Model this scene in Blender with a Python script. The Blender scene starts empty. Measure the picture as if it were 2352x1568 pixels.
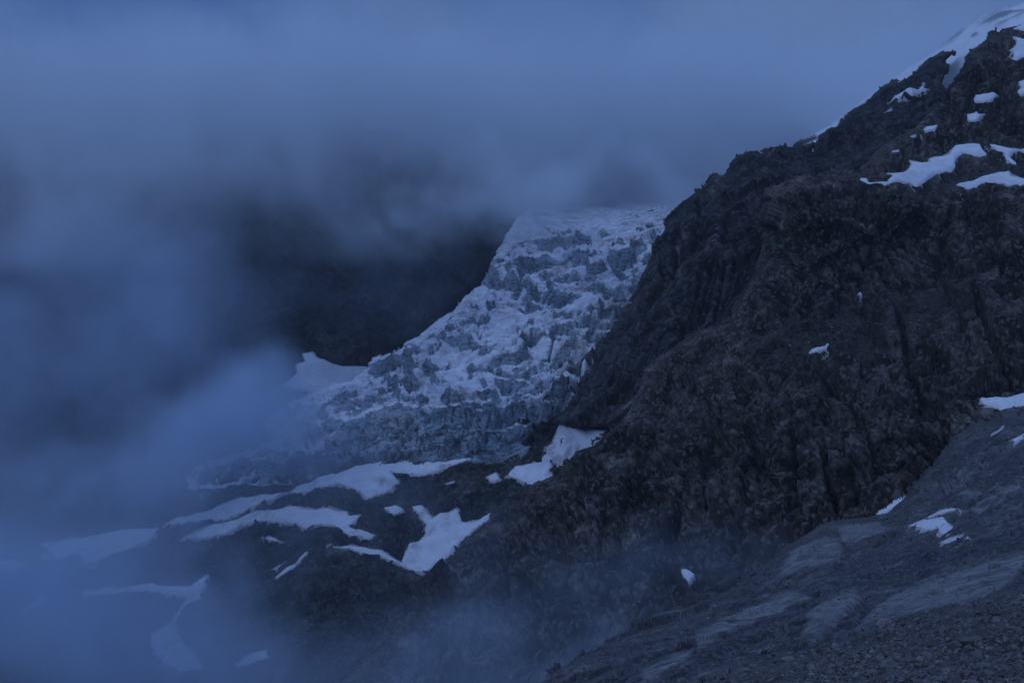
import bpy, bmesh, math, random, time
import numpy as np
from mathutils import Vector
T0 = time.time()
rng = np.random.default_rng(7)
random.seed(7)
scene = bpy.context.scene
COL = scene.collection

# ------------------------------------------------------------------ camera
FPX, CX, CY, HORIZON = 2287.0, 1176.0, 784.0, 560.0      # 35 mm lens on a 36 mm sensor
PITCH = math.atan((CY - HORIZON) / FPX)
cam_data = bpy.data.cameras.new('camera')
cam_data.lens = 35.0
cam_data.sensor_width = 36.0
cam_data.clip_start = 1.0
cam_data.clip_end = 20000.0
cam = bpy.data.objects.new('camera', cam_data)
COL.objects.link(cam)
cam.rotation_euler = (math.pi / 2 - PITCH, 0, 0)
scene.camera = cam

# ------------------------------------------------------------------ world: blue hour under a broken cloud deck
world = bpy.data.worlds.new('World')
scene.world = world
world.use_nodes = True
wn, wl = world.node_tree.nodes, world.node_tree.links
wn.clear()
SUN_EL, SUN_AZ = math.radians(3.0), math.radians(300.0)


def wnode(kind, **kw):
    n = wn.new(kind)
    for k, v in kw.items():
        setattr(n, k, v)
    return n


w_out = wnode('ShaderNodeOutputWorld')
sky = wnode('ShaderNodeTexSky', sky_type='NISHITA', sun_disc=False, sun_elevation=SUN_EL, sun_rotation=SUN_AZ)
bg_sky = wnode('ShaderNodeBackground')
bg_sky.inputs['Strength'].default_value = 0.05
wl.new(sky.outputs[0], bg_sky.inputs['Color'])
tc = wnode('ShaderNodeTexCoord')
sep = wnode('ShaderNodeSeparateXYZ')
wl.new(tc.outputs['Generated'], sep.inputs[0])
elev = wnode('ShaderNodeMapRange', interpolation_type='SMOOTHSTEP')
elev.inputs['From Min'].default_value = 0.24
elev.inputs['From Max'].default_value = 0.95
wl.new(sep.outputs['Z'], elev.inputs['Value'])
deck = wnode('ShaderNodeMix', data_type='RGBA')
deck.inputs['A'].default_value = (1.0, 1.0, 1.0, 1)
deck.inputs['B'].default_value = (3.0, 2.55, 2.25, 1)
wl.new(elev.outputs['Result'], deck.inputs['Factor'])
cl = wnode('ShaderNodeTexNoise')
cl.inputs['Scale'].default_value = 2.8
cl.inputs['Detail'].default_value = 3.0
cl.inputs['Roughness'].default_value = 0.45
cl.inputs['Distortion'].default_value = 0.6
shift = wnode('ShaderNodeVectorMath', operation='ADD')
shift.inputs[1].default_value = (-5.4024, 0.6752, 10.9947)
wl.new(tc.outputs['Generated'], shift.inputs[0])
wl.new(shift.outputs[0], cl.inputs['Vector'])
clr = wnode('ShaderNodeMapRange')
clr.inputs['From Min'].default_value = 0.3
clr.inputs['From Max'].default_value = 0.7
clr.inputs['To Min'].default_value = 0.0
clr.inputs['To Max'].default_value = 1.0
wl.new(cl.outputs['Fac'], clr.inputs['Value'])
tint = wnode('ShaderNodeMix', data_type='RGBA', blend_type='MULTIPLY')
tint.inputs['Factor'].default_value = 1.0
wl.new(deck.outputs['Result'], tint.inputs['A'])
tone = wnode('ShaderNodeMix', data_type='RGBA')
tone.inputs['A'].default_value = (0.050, 0.115, 0.322, 1)
tone.inputs['B'].default_value = (0.106, 0.184, 0.388, 1)
wl.new(clr.outputs['Result'], tone.inputs['Factor'])
wl.new(tone.outputs['Result'], tint.inputs['B'])
low = wnode('ShaderNodeMapRange', interpolation_type='SMOOTHSTEP')       # valley and rock below the horizon
low.inputs['From Min'].default_value = -0.02
low.inputs['From Max'].default_value = -0.14
wl.new(sep.outputs['Z'], low.inputs['Value'])
below = wnode('ShaderNodeMix', data_type='RGBA')
below.inputs['B'].default_value = (0.018, 0.028, 0.060, 1)
wl.new(low.outputs['Result'], below.inputs['Factor'])
wl.new(tint.outputs['Result'], below.inputs['A'])
bg_deck = wnode('ShaderNodeBackground')
bg_deck.inputs['Strength'].default_value = 1.0
wl.new(below.outputs['Result'], bg_deck.inputs['Color'])
wmix = wnode('ShaderNodeMixShader')
wmix.inputs['Fac'].default_value = 0.98
wl.new(bg_sky.outputs[0], wmix.inputs[1])
wl.new(bg_deck.outputs[0], wmix.inputs[2])
wl.new(wmix.outputs[0], w_out.inputs['Surface'])

sun_data = bpy.data.lights.new('sun', 'SUN')
sun_data.energy = 0.32
sun_data.angle = math.radians(35)
sun_data.color = (0.55, 0.72, 1.0)
sun = bpy.data.objects.new('sun', sun_data)
COL.objects.link(sun)
sun.rotation_euler = (math.radians(48), 0, math.radians(-58))

vs = scene.view_settings
vs.view_transform = 'Standard'
vs.look = 'None'
vs.exposure = 0.0
vs.gamma = 1.0
vs.use_curve_mapping = False
scene.render.engine = 'CYCLES'
cy = scene.cycles
cy.use_denoising = True
cy.max_bounces = 6
cy.diffuse_bounces = 2
cy.glossy_bounces = 1
cy.transmission_bounces = 1
cy.volume_bounces = 4
cy.transparent_max_bounces = 4
cy.volume_step_rate = 2.0
cy.volume_max_steps = 256
cy.use_adaptive_sampling = True
cy.adaptive_threshold = 0.015


# ------------------------------------------------------------------ numeric helpers
def ray(px, py):
    """Direction through a picture point, scaled so that its forward (Y) component is 1."""
    u = (np.asarray(px, float) - CX) / FPX
    v = (CY - np.asarray(py, float)) / FPX
    s, c = math.sin(PITCH), math.cos(PITCH)
    dy = c + v * s
    return np.stack([u / dy, np.ones_like(u), (v * c - s) / dy], -1)


def at(px, py, Y):
    return ray(px, py) * np.asarray(Y, float)[..., None]


def project(P):
    s, c = math.sin(PITCH), math.cos(PITCH)
    f = P[..., 1] * c - P[..., 2] * s
    u = P[..., 2] * c + P[..., 1] * s
    return CX + FPX * P[..., 0] / f, CY - FPX * u / f


def tps(ctrl, px, py):
    """Thin-plate spline through (px, py, depth) on log depth."""
    c = np.array(ctrl, float)
    xy = c[:, :2] / 500.0
    val = np.log(c[:, 2])
    n = len(c)
    d = np.linalg.norm(xy[:, None] - xy[None], axis=-1)
    K = np.where(d > 0, d * d * np.log(d + 1e-12), 0) + np.eye(n) * 0.02
    A = np.zeros((n + 3, n + 3))
    A[:n, :n] = K
    A[:n, n] = 1
    A[:n, n + 1:] = xy
    A[n, :n] = 1
    A[n + 1:, :n] = xy.T
    w = np.linalg.solve(A, np.concatenate([val, np.zeros(3)]))
    q = np.stack([px, py], -1).reshape(-1, 2) / 500.0
    out = w[n] + q @ w[n + 1:]
    for i in range(n):
        r2 = ((q - xy[i]) ** 2).sum(-1)
        out += w[i] * 0.5 * r2 * np.log(r2 + 1e-12)
    return np.exp(out).reshape(px.shape)


def poly_sd(poly, px, py):
    """Signed distance to a closed outline, positive inside."""
    p = np.array(poly, float)
    q = np.roll(p, -1, 0)
    best = np.full(px.shape, 1e12)
    inside = np.zeros(px.shape, bool)
    for (x0, y0), (x1, y1) in zip(p, q):
        ex, ey = x1 - x0, y1 - y0
        t = np.clip(((px - x0) * ex + (py - y0) * ey) / (ex * ex + ey * ey + 1e-9), 0, 1)
        best = np.minimum(best, (px - x0 - t * ex) ** 2 + (py - y0 - t * ey) ** 2)
        if y0 != y1:
            hit = ((y0 > py) != (y1 > py)) & (px < (py - y0) / (y1 - y0) * ex + x0)
            inside ^= hit
    return np.where(inside, 1, -1) * np.sqrt(best)


def sstep(a, b, x):
    t = np.clip((x - a) / (b - a), 0, 1)
    return t * t * (3 - 2 * t)


def tex(P, specs):
    """Evaluate noise / voronoi textures at many points (geometry nodes used as a calculator)."""
    shape = P.shape[:-1]
    pts = np.ascontiguousarray(P.reshape(-1, 3), np.float32)
    me = bpy.data.meshes.new('calc')
    me.vertices.add(len(pts))
    me.vertices.foreach_set('co', pts.ravel())
    ob = bpy.data.objects.new('calc', me)
    COL.objects.link(ob)
    ng = bpy.data.node_groups.new('calc', 'GeometryNodeTree')
    ng.interface.new_socket('Geometry', in_out='INPUT', socket_type='NodeSocketGeometry')
    ng.interface.new_socket('Geometry', in_out='OUTPUT', socket_type='NodeSocketGeometry')
    gi, go = ng.nodes.new('NodeGroupInput'), ng.nodes.new('NodeGroupOutput')
    pos = ng.nodes.new('GeometryNodeInputPosition')
    geo = gi.outputs[0]
    want = []
    for i, s in enumerate(specs):
        mul = ng.nodes.new('ShaderNodeVectorMath')
        mul.operation = 'MULTIPLY_ADD'
        ng.links.new(pos.outputs[0], mul.inputs[0])
        mul.inputs[1].default_value = s.get('stretch', (1, 1, 1))
        mul.inputs[2].default_value = s.get('offset', (0, 0, 0))
        if s['kind'] == 'noise':
            t = ng.nodes.new('ShaderNodeTexNoise')
            t.noise_type = s.get('type', 'FBM')
            t.inputs['Scale'].default_value = s['scale']
            t.inputs['Detail'].default_value = s.get('detail', 4)
            t.inputs['Roughness'].default_value = s.get('rough', 0.5)
            t.inputs['Distortion'].default_value = s.get('dist', 0)
            outs = [('f', 'FLOAT', t.outputs[0])]
            if s.get('vec'):
                outs = [('v', 'FLOAT_VECTOR', t.outputs[1])]
        else:
            t = ng.nodes.new('ShaderNodeTexVoronoi')
            t.feature = s.get('feature', 'F1')
            t.inputs['Scale'].default_value = s['scale']
            if 'Randomness' in t.inputs:
                t.inputs['Randomness'].default_value = s.get('rand', 1)
            outs = [('d', 'FLOAT', t.outputs['Distance'])]
            if t.feature == 'F1':
                outs += [('c', 'FLOAT_VECTOR', t.outputs['Color']), ('p', 'FLOAT_VECTOR', t.outputs['Position'])]
        ng.links.new(mul.outputs[0], t.inputs['Vector'])
        for tag_, typ, sock in outs:
            st = ng.nodes.new('GeometryNodeStoreNamedAttribute')
            st.data_type = typ
            st.domain = 'POINT'
            nm = 'a%d%s' % (i, tag_)
            st.inputs['Name'].default_value = nm
            ng.links.new(geo, st.inputs['Geometry'])
            ng.links.new(sock, st.inputs['Value'])
            geo = st.outputs[0]
            want.append((i, tag_, nm, typ))
    ng.links.new(geo, go.inputs[0])
    md = ob.modifiers.new('calc', 'NODES')
    md.node_group = ng
    ev = ob.evaluated_get(bpy.context.evaluated_depsgraph_get()).data
    res = [dict() for _ in specs]
    for i, tag_, nm, typ in want:
        a = ev.attributes[nm].data
        if typ == 'FLOAT':
            b = np.empty(len(pts), np.float32)
            a.foreach_get('value', b)
            res[i][tag_] = b.reshape(shape)
        else:
            b = np.empty(len(pts) * 3, np.float32)
            a.foreach_get('vector', b)
            res[i][tag_] = b.reshape(shape + (3,))
    bpy.data.objects.remove(ob)
    bpy.data.meshes.remove(me)
    bpy.data.node_groups.remove(ng)
    return res


def noise(P, wave, detail=4, rough=0.5, stretch=(1, 1, 1), **kw):
    """fBm in about -1..1 with the given wavelength in metres."""
    r = tex(P, [dict(kind='noise', scale=1.0 / wave, detail=detail, rough=rough, stretch=stretch, **kw)])[0]['f']
    return (r - 0.5) * 2.6 if kw.get('type', 'FBM') == 'FBM' else r


def facets(P, wave, tilt=1.6, jump=0.7, offset=(0, 0, 0)):
    """Broken-rock relief: every voronoi cell is a plane of its own tilt and height (about -1..1)."""
    r = tex(P, [dict(kind='voronoi', scale=1.0 / wave, offset=offset)])[0]
    rel = (P + np.array(offset) - r['p']) / wave
    c = r['c'] - 0.5
    return (rel * c).sum(-1) * tilt + c[..., 0] * jump


def cracks(P, wave, width, offset=(0, 0, 0)):
    """0..1 along the joints between blocks."""
    d = tex(P, [dict(kind='voronoi', feature='DISTANCE_TO_EDGE', scale=1.0 / wave, offset=offset)])[0]['d']
    return sstep(width, 0.0, d)


def frame(direction, up=(0, 0, 1)):
    """Rotation whose first axis is the given direction."""
    a = np.array(direction, float)
    a /= np.linalg.norm(a)
    b = np.cross(up, a)
    b /= np.linalg.norm(b)
    return np.stack([a, b, np.cross(a, b)])


def blur(A, r):
    """Box blur of a grid (twice)."""
    for _ in range(2):
        for ax in (0, 1):
            pad = [(0, 0)] * A.ndim
            pad[ax] = (r + 1, r)
            B = np.cumsum(np.pad(A, pad, mode='edge'), axis=ax)
            n = A.shape[ax]
            hi = np.take(B, np.arange(2 * r + 1, 2 * r + 1 + n), axis=ax)
            lo = np.take(B, np.arange(0, n), axis=ax)
            A = (hi - lo) / (2 * r + 1)
    return A


def make_mesh(name, V, F, mat, smooth=True, attrs=None):
    me = bpy.data.meshes.new(name)
    V = np.ascontiguousarray(V, np.float32)
    F = np.ascontiguousarray(F, np.int32)
    k = F.shape[1]
    me.vertices.add(len(V))
    me.vertices.foreach_set('co', V.ravel())
    me.loops.add(F.size)
    me.loops.foreach_set('vertex_index', F.ravel())
    me.polygons.add(len(F))
    me.polygons.foreach_set('loop_start', np.arange(0, F.size, k, dtype=np.int32))
    me.polygons.foreach_set('use_smooth', np.full(len(F), smooth, bool))
    me.update(calc_edges=True)
    for nm, arr in (attrs or {}).items():
        a = me.attributes.new(nm, 'FLOAT', 'POINT')
        a.data.foreach_set('value', np.ascontiguousarray(arr, np.float32))
    me.materials.append(mat)
    ob = bpy.data.objects.new(name, me)
    COL.objects.link(ob)
    return ob


def grid_faces(mask):
    """Quads of a grid whose four corners are all in the mask (wound to face the viewer)."""
    h, w = mask.shape
    idx = np.arange(h * w).reshape(h, w)
    ok = mask[:-1, :-1] & mask[1:, :-1] & mask[:-1, 1:] & mask[1:, 1:]
    q = np.stack([idx[:-1, :-1], idx[1:, :-1], idx[1:, 1:], idx[:-1, 1:]], -1)
    return q[ok]


def compact(V, F, attrs):
    used = np.unique(F)
    remap = np.full(len(V), -1, np.int64)
    remap[used] = np.arange(len(used))
    return V[used], remap[F], {k: a.reshape(-1)[used] for k, a in attrs.items()}


def add_back(V, F, attrs, depths):
    """Give a sheet its hidden back: its rim is carried on behind the crest, away and down."""
    e = np.concatenate([F[:, [0, 1]], F[:, [1, 2]], F[:, [2, 3]], F[:, [3, 0]]])
    key = np.sort(e, 1)
    key = key[:, 0].astype(np.int64) * len(V) + key[:, 1]
    u, first, cnt = np.unique(key, return_index=True, return_counts=True)
    rim = e[first[cnt == 1]]
    ids = np.unique(rim)
    loc = np.full(len(V), -1, np.int64)
    loc[ids] = np.arange(len(ids))
    base = V[ids]
    away = base / np.linalg.norm(base, axis=1, keepdims=True)
    fi = np.tile(np.arange(len(F)), 4)[first[cnt == 1]]
    into = V[F].mean(1)[fi] - V[rim].mean(1)
    inward = np.zeros((len(V), 3))
    np.add.at(inward, rim[:, 0], into)
    np.add.at(inward, rim[:, 1], into)
    inward = inward[ids]
    inward -= away * (inward * away).sum(1, keepdims=True)
    inward /= np.linalg.norm(inward, axis=1, keepdims=True) + 1e-6
    newV, newF = [V], [F]
    prev = ids
    off = len(V)
    for back, down in depths:
        ring = base + away * back + inward * min(down, 0.03 * back)
        cur = off + np.arange(len(ids))
        a, b = rim[:, 0], rim[:, 1]
        newF.append(np.stack([prev[loc[b]], prev[loc[a]], cur[loc[a]], cur[loc[b]]], 1))
        newV.append(ring)
        prev = cur
        off += len(ids)
    attrs = {k: np.concatenate([a] + [a[ids]] * len(depths)) for k, a in attrs.items()}
    return np.concatenate(newV), np.concatenate(newF), attrs


LAYERS = {}


class Layer:
    """A piece of terrain: a fine grid through surveyed points, given relief by a function."""

    def __init__(self, name, outline, ctrl, step, relief, bbox, round_w=40, round_d=30, ragged=6, wave=25,
                 patches=(), back=((25, 12), (90, 70), (220, 260))):
        x0, y0, x1, y1 = bbox
        gx, gy = np.meshgrid(np.arange(x0, x1, step), np.arange(y0, y1, step))
        self.px, self.py, self.step = gx, gy, step
        Y = tps(ctrl, gx, gy)
        sd = poly_sd(outline, gx, gy)
        t = np.clip(1 - sd / round_w, 0, 1)
        Y = Y + round_d * (1 - np.sqrt(np.clip(1 - t * t, 0, 1)))
        P = at(gx, gy, Y)
        du = np.gradient(P, axis=1)
        dv = np.gradient(P, axis=0)
        N = np.cross(dv, du)
        N /= np.linalg.norm(N, axis=-1, keepdims=True) + 1e-9
        self.base, self.N, self.Y, self.rim = P, N, Y, sd
        calm = np.full(gx.shape, -1e6)
        for poly in patches:
            calm = np.maximum(calm, poly_sd(poly, gx, gy))
        self.calm = sstep(-14, 3, calm)
        self.attrs = {}
        D = relief(self)
        if D.ndim == 2:
            D = D[..., None] * N
        self.P = P + D
        n = noise(P, wave, 5, 0.6)
        self.sd = sd + ragged * n
        self.mask = (self.sd > 0) & (self.P[..., 1] > 5)
        self.name, self.back = name, back
        LAYERS[name] = self

    def build(self, mat):
        F = grid_faces(self.mask)
        V, F, at_ = compact(self.P.reshape(-1, 3), F, self.attrs)
        V, F, at_ = add_back(V, F, at_, self.back)
        return make_mesh(self.name, V, F, mat, True, at_)


def tag(o, label=None, cat=None, group=None, kind=None):
    if label:
        o['label'] = label
    if cat:
        o['category'] = cat
    if group:
        o['group'] = group
    if kind:
        o['kind'] = kind
    return o


# ------------------------------------------------------------------ materials
class Nodes:
    def __init__(self, name):
        self.m = bpy.data.materials.new(name)
        self.m.use_nodes = True
        self.t = self.m.node_tree
        self.t.nodes.clear()
        self.out = self.t.nodes.new('ShaderNodeOutputMaterial')
        self.co = self.t.nodes.new('ShaderNodeTexCoord').outputs['Object']

    def n(self, kind, ins=None, **kw):
        nd = self.t.nodes.new(kind)
        for k, v in kw.items():
            setattr(nd, k, v)
        for k, v in (ins or {}).items():
            if hasattr(v, 'is_output'):
                self.t.links.new(v, nd.inputs[k])
            else:
                nd.inputs[k].default_value = v
        return nd

    def noise(self, wave, detail=6, rough=0.55, stretch=(1, 1, 1), rot=(0, 0, 0), dist=0.0):
        mp = self.n('ShaderNodeMapping', {'Vector': self.co, 'Rotation': rot, 'Scale': stretch})
        return self.n('ShaderNodeTexNoise', {'Vector': mp.outputs[0], 'Scale': 1 / wave, 'Detail': detail,
                                             'Roughness': rough, 'Distortion': dist}).outputs[0]

    def cells(self, wave, stretch=(1, 1, 1), rot=(0, 0, 0)):
        ns = self.n('ShaderNodeTexNoise', {'Vector': self.co, 'Scale': 1.1 / wave, 'Detail': 4.0, 'Roughness': 0.6}).outputs[1]
        ns = self.n('ShaderNodeVectorMath', {0: ns, 1: (0.5, 0.5, 0.5)}, operation='SUBTRACT').outputs[0]
        ns = self.n('ShaderNodeVectorMath', {0: ns, 'Scale': wave * 1.1}, operation='SCALE').outputs[0]
        ns = self.n('ShaderNodeVectorMath', {0: self.co, 1: ns}, operation='ADD').outputs[0]
        mp = self.n('ShaderNodeMapping', {'Vector': ns, 'Rotation': rot, 'Scale': stretch})
        c = self.n('ShaderNodeTexVoronoi', {'Vector': mp.outputs[0], 'Scale': 1 / wave}).outputs['Color']
        return self.n('ShaderNodeSeparateColor', {0: c}).outputs[0]

    def rng(self, v, a, b, lo=0.0, hi=1.0, smooth=True):
        return self.n('ShaderNodeMapRange', {'Value': v, 'From Min': a, 'From Max': b, 'To Min': lo, 'To Max': hi},
                      interpolation_type='SMOOTHSTEP' if smooth else 'LINEAR').outputs[0]

    def mix(self, f, a, b, mode='MIX'):
        def c(x):
            return x if hasattr(x, 'is_output') else ((x[0], x[1], x[2], 1) if not isinstance(x, float) else (x, x, x, 1))
        return self.n('ShaderNodeMix', {'Factor': f, 'A': c(a), 'B': c(b)}, data_type='RGBA',
                      blend_type=mode).outputs['Result']

    def attr(self, name):
        return self.n('ShaderNodeAttribute', attribute_name=name).outputs['Fac']

    def math(self, op, a, b=0.0):
        return self.n('ShaderNodeMath', {0: a, 1: b}, operation=op).outputs[0]

    def finish(self, color, rough=0.9, bump=None, dist=1.0, strength=1.0, spec=0.25):
        b = self.n('ShaderNodeBsdfPrincipled', {'Base Color': color, 'Roughness': rough, 'Specular IOR Level': spec})
        if bump is not None:
            bp = self.n('ShaderNodeBump', {'Height': bump, 'Distance': dist, 'Strength': strength})
            self.t.links.new(bp.outputs[0], b.inputs['Normal'])
        self.t.links.new(b.outputs[0], self.out.inputs['Surface'])
        return self.m


def rock_mat(name, dark, mid, pale, moss=(0.055, 0.056, 0.036), moss_amt=0.5, big=160, streak=0.5, fine=2.5, dip=(0, 0, 0),
             streak_stretch=(1, 1, 0.12), contrast=1.0, rust=0.3, extra=(), rough=0.9, spec=0.08):
    k = Nodes(name)
    c = k.mix(k.rng(k.noise(big, 7, 0.6), 0.35, 0.65), dark, mid)
    c = k.mix(k.math('MULTIPLY', k.rng(k.noise(big * 0.28, 8, 0.62), 0.5, 0.68), 0.75), c, pale)
    c = k.mix(k.math('MULTIPLY', k.rng(k.noise(big * 0.2, 6, 0.6, (1, 1.1, 0.9)), 0.52, 0.68), moss_amt), c, moss)
    c = k.mix(k.math('MULTIPLY', k.rng(k.noise(big * 0.45, 6, 0.6, (1.3, 0.9, 1)), 0.56, 0.7), rust), c, (0.105, 0.062, 0.042))
    st = k.noise(big * 0.09, 5, 0.6, streak_stretch, dip, 0.3)
    c = k.mix(k.math('MULTIPLY', k.rng(st, 0.54, 0.68), streak), c, tuple(x * 0.42 for x in dark))
    c = k.mix(k.math('MULTIPLY', k.rng(st, 0.44, 0.30), streak * 0.5), c, pale)
    for f_, amt in ((9.0, 0.36), (3.6, 0.42), (1.6, 0.36)):
        cell = k.rng(k.cells(fine * f_, (1, 1, 0.65), dip), 0, 1, 1 - amt * contrast, 1 + amt * contrast, False)
        c = k.mix(1.0, c, cell, 'MULTIPLY')
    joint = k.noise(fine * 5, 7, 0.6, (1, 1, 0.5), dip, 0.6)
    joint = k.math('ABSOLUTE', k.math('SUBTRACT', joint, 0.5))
    c = k.mix(k.math('MULTIPLY', k.rng(joint, 0.022, 0.004), 0.75), c, (0.014, 0.015, 0.010))  # joints painted dark: moss colour, plus crack shade the mesh is too coarse for
    fn = k.noise(fine, 8, 0.7)
    c = k.mix(1.0, c, k.rng(fn, 0.25, 0.75, 1 - 0.45 * contrast, 1 + 0.45 * contrast, False), 'MULTIPLY')
    chip = k.cells(fine * 0.75, (1, 1, 0.7))
    c = k.mix(k.math('MULTIPLY', k.rng(chip, 0.80, 0.90), 0.6), c, pale)
    c = k.mix(k.math('MULTIPLY', k.rng(chip, 0.20, 0.10), 0.6), c, tuple(x * 0.45 for x in dark))
    if 'pale' in extra:
        c = k.mix(k.math('MULTIPLY', k.attr('pale'), k.rng(k.noise(6, 6, 0.65, (1, 1, 0.3)), 0.35, 0.6)), c, (0.135, 0.115, 0.105))
    if 'gravel' in extra:
        gv = k.mix(k.cells(fine * 0.9), (0.022, 0.020, 0.019), (0.075, 0.066, 0.060))
        c = k.mix(k.math('MULTIPLY', k.attr('gravel'), 0.9), c, gv)
    if 'scree' in extra:
        ln = k.noise(2.2, 6, 0.65, streak_stretch, dip, 0.3)
        sl = k.mix(k.rng(ln, 0.36, 0.62), (0.12, 0.118, 0.12), (0.30, 0.292, 0.288))
        sl = k.mix(k.math('MULTIPLY', k.rng(k.noise(7, 5, 0.6, streak_stretch, dip, 0.4), 0.58, 0.66), 0.85), sl, (0.030, 0.030, 0.026))
        c = k.mix(k.math('MULTIPLY', k.attr('clean'), 0.75), c, sl)
        gv = k.mix(k.cells(0.55), (0.030, 0.027, 0.025), (0.15, 0.132, 0.12))
        gv = k.mix(k.rng(k.noise(18, 6, 0.6), 0.5, 0.66), gv, (0.026, 0.026, 0.017))
        c = k.mix(k.attr('scree'), c, gv)
        db = k.mix(k.cells(1.4), (0.026, 0.025, 0.024), (0.095, 0.086, 0.08))
        c = k.mix(k.math('MULTIPLY', k.attr('debris'), 0.65), c, db)
    h = k.math('ADD', k.noise(fine * 2, 8, 0.68), k.math('MULTIPLY', k.cells(fine * 1.6, (1, 1, 0.6), dip), 0.35))
    return k.finish(c, rough, h, fine * 0.7, 0.55, spec)


def snow_mat(name, dirt=(0.33, 0.255, 0.245), amount=0.25, wave=30):
    k = Nodes(name)
    c = k.mix(k.rng(k.noise(wave * 0.4, 6, 0.6), 0.3, 0.75), (0.70, 0.71, 0.75), (0.84, 0.85, 0.88))
    c = k.mix(k.math('MULTIPLY', k.rng(k.noise(wave * 1.7, 7, 0.65), 0.54, 0.66), amount), c, dirt)
    c = k.mix(k.math('MULTIPLY', k.rng(k.noise(wave * 0.07, 5, 0.65), 0.55, 0.72), 0.6), c, (0.34, 0.31, 0.31))
    c = k.mix(k.rng(k.noise(wave * 0.05, 3, 0.6), 0.70, 0.74), c, (0.05, 0.045, 0.042))
    rm = k.math('ADD', k.attr('rim'), k.math('MULTIPLY', k.math('SUBTRACT', k.noise(wave * 0.2, 5, 0.6), 0.5), 1.2))
    c = k.mix(k.math('MULTIPLY', k.rng(rm, 0.45, 1.15), 0.55 + 0.35 * amount), c, (0.21, 0.18, 0.175))
    h = k.math('ADD', k.noise(wave * 0.12, 5, 0.6), k.noise(wave * 0.03, 4, 0.6))
    return k.finish(c, 0.75, h, 0.9, 0.8, 0.2)


def ice_mat():
    k = Nodes('glacier_ice')
    deep = k.mix(k.rng(k.noise(60, 7, 0.6), 0.3, 0.7), (0.21, 0.28, 0.33), (0.44, 0.485, 0.52))
    st = k.noise(9, 6, 0.65, (1, 1, 0.22), (0.25, 0.2, 0), 0.8)
    ice = k.mix(k.rng(st, 0.52, 0.74), deep, (0.13, 0.15, 0.165))
    ice = k.mix(k.math('MULTIPLY', k.rng(k.noise(40, 7, 0.65, (1, 1, 1.6)), 0.55, 0.68), 0.8), ice, (0.25, 0.195, 0.18))
    ice = k.mix(k.math('MULTIPLY', k.rng(k.noise(4, 6, 0.7), 0.3, 0.7), 0.5), ice, (0.36, 0.42, 0.46))
    snow = k.mix(k.rng(k.noise(12, 6, 0.6), 0.3, 0.7), (0.64, 0.65, 0.69), (0.83, 0.84, 0.87))
    snow = k.mix(k.math('MULTIPLY', k.rng(k.noise(45, 7, 0.65, (0.6, 1, 2)), 0.53, 0.66), 0.75), snow, (0.40, 0.31, 0.30))
    for w_, am in ((26, 0.85), (9, 0.6)):
        ln = k.math('ABSOLUTE', k.math('SUBTRACT', k.noise(w_, 6, 0.6, (0.7, 0.7, 1.5), (0.2, 0.3, 0), 1.2), 0.5))
        ice = k.mix(k.math('MULTIPLY', k.rng(ln, 0.03, 0.004), am), ice, (0.055, 0.058, 0.062))
    vein = k.math('ABSOLUTE', k.math('SUBTRACT', k.noise(30, 7, 0.62, (0.6, 0.6, 1.6), (0.2, 0.3, 0), 1.0), 0.5))
    snow = k.mix(k.math('MULTIPLY', k.rng(vein, 0.022, 0.003), 0.55), snow, (0.20, 0.18, 0.18))
    sn = k.attr('snow')
    edge = k.math('ADD', sn, k.math('MULTIPLY', k.math('SUBTRACT', k.noise(9, 6, 0.65, (0.6, 0.6, 1.4)), 0.5), 0.9))
    c = k.mix(k.rng(edge, 0.36, 0.62), ice, snow)
    c = k.mix(k.attr('dirt'), c, k.mix(k.noise(6, 5, 0.6), (0.035, 0.035, 0.036), (0.10, 0.085, 0.075)))
    h = k.math('ADD', k.noise(6, 8, 0.68, (1, 1, 0.5)), k.math('MULTIPLY', k.cells(7, (1, 1, 0.6)), 0.4))
    return k.finish(c, 0.6, h, 2.0, 0.8, 0.3)


# ------------------------------------------------------------------ picture survey: enlarged crops -> picture points
def c1(*p): return [(1599.4 + x * 0.32, y * 0.32) for x, y in p]
def c2(*p): return [(1599.4 + x * 0.4603, 846.7 + y * 0.4603) for x, y in p]
def c3(*p): return [(940.8 + x * 0.4603, 846.7 + y * 0.4603) for x, y in p]
def c4(*p): return [(564.5 + x * 0.4499, 423.4 + y * 0.4499) for x, y in p]
def c5(*p): return [(x * 0.4603, 846.7 + y * 0.4603) for x, y in p]
def c6(*p): return [(1317 + x * 0.33, 329.3 + y * 0.33) for x, y in p]
def c8(*p): return [(1975.7 + x * 0.3001, y * 0.3001) for x, y in p]


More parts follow.
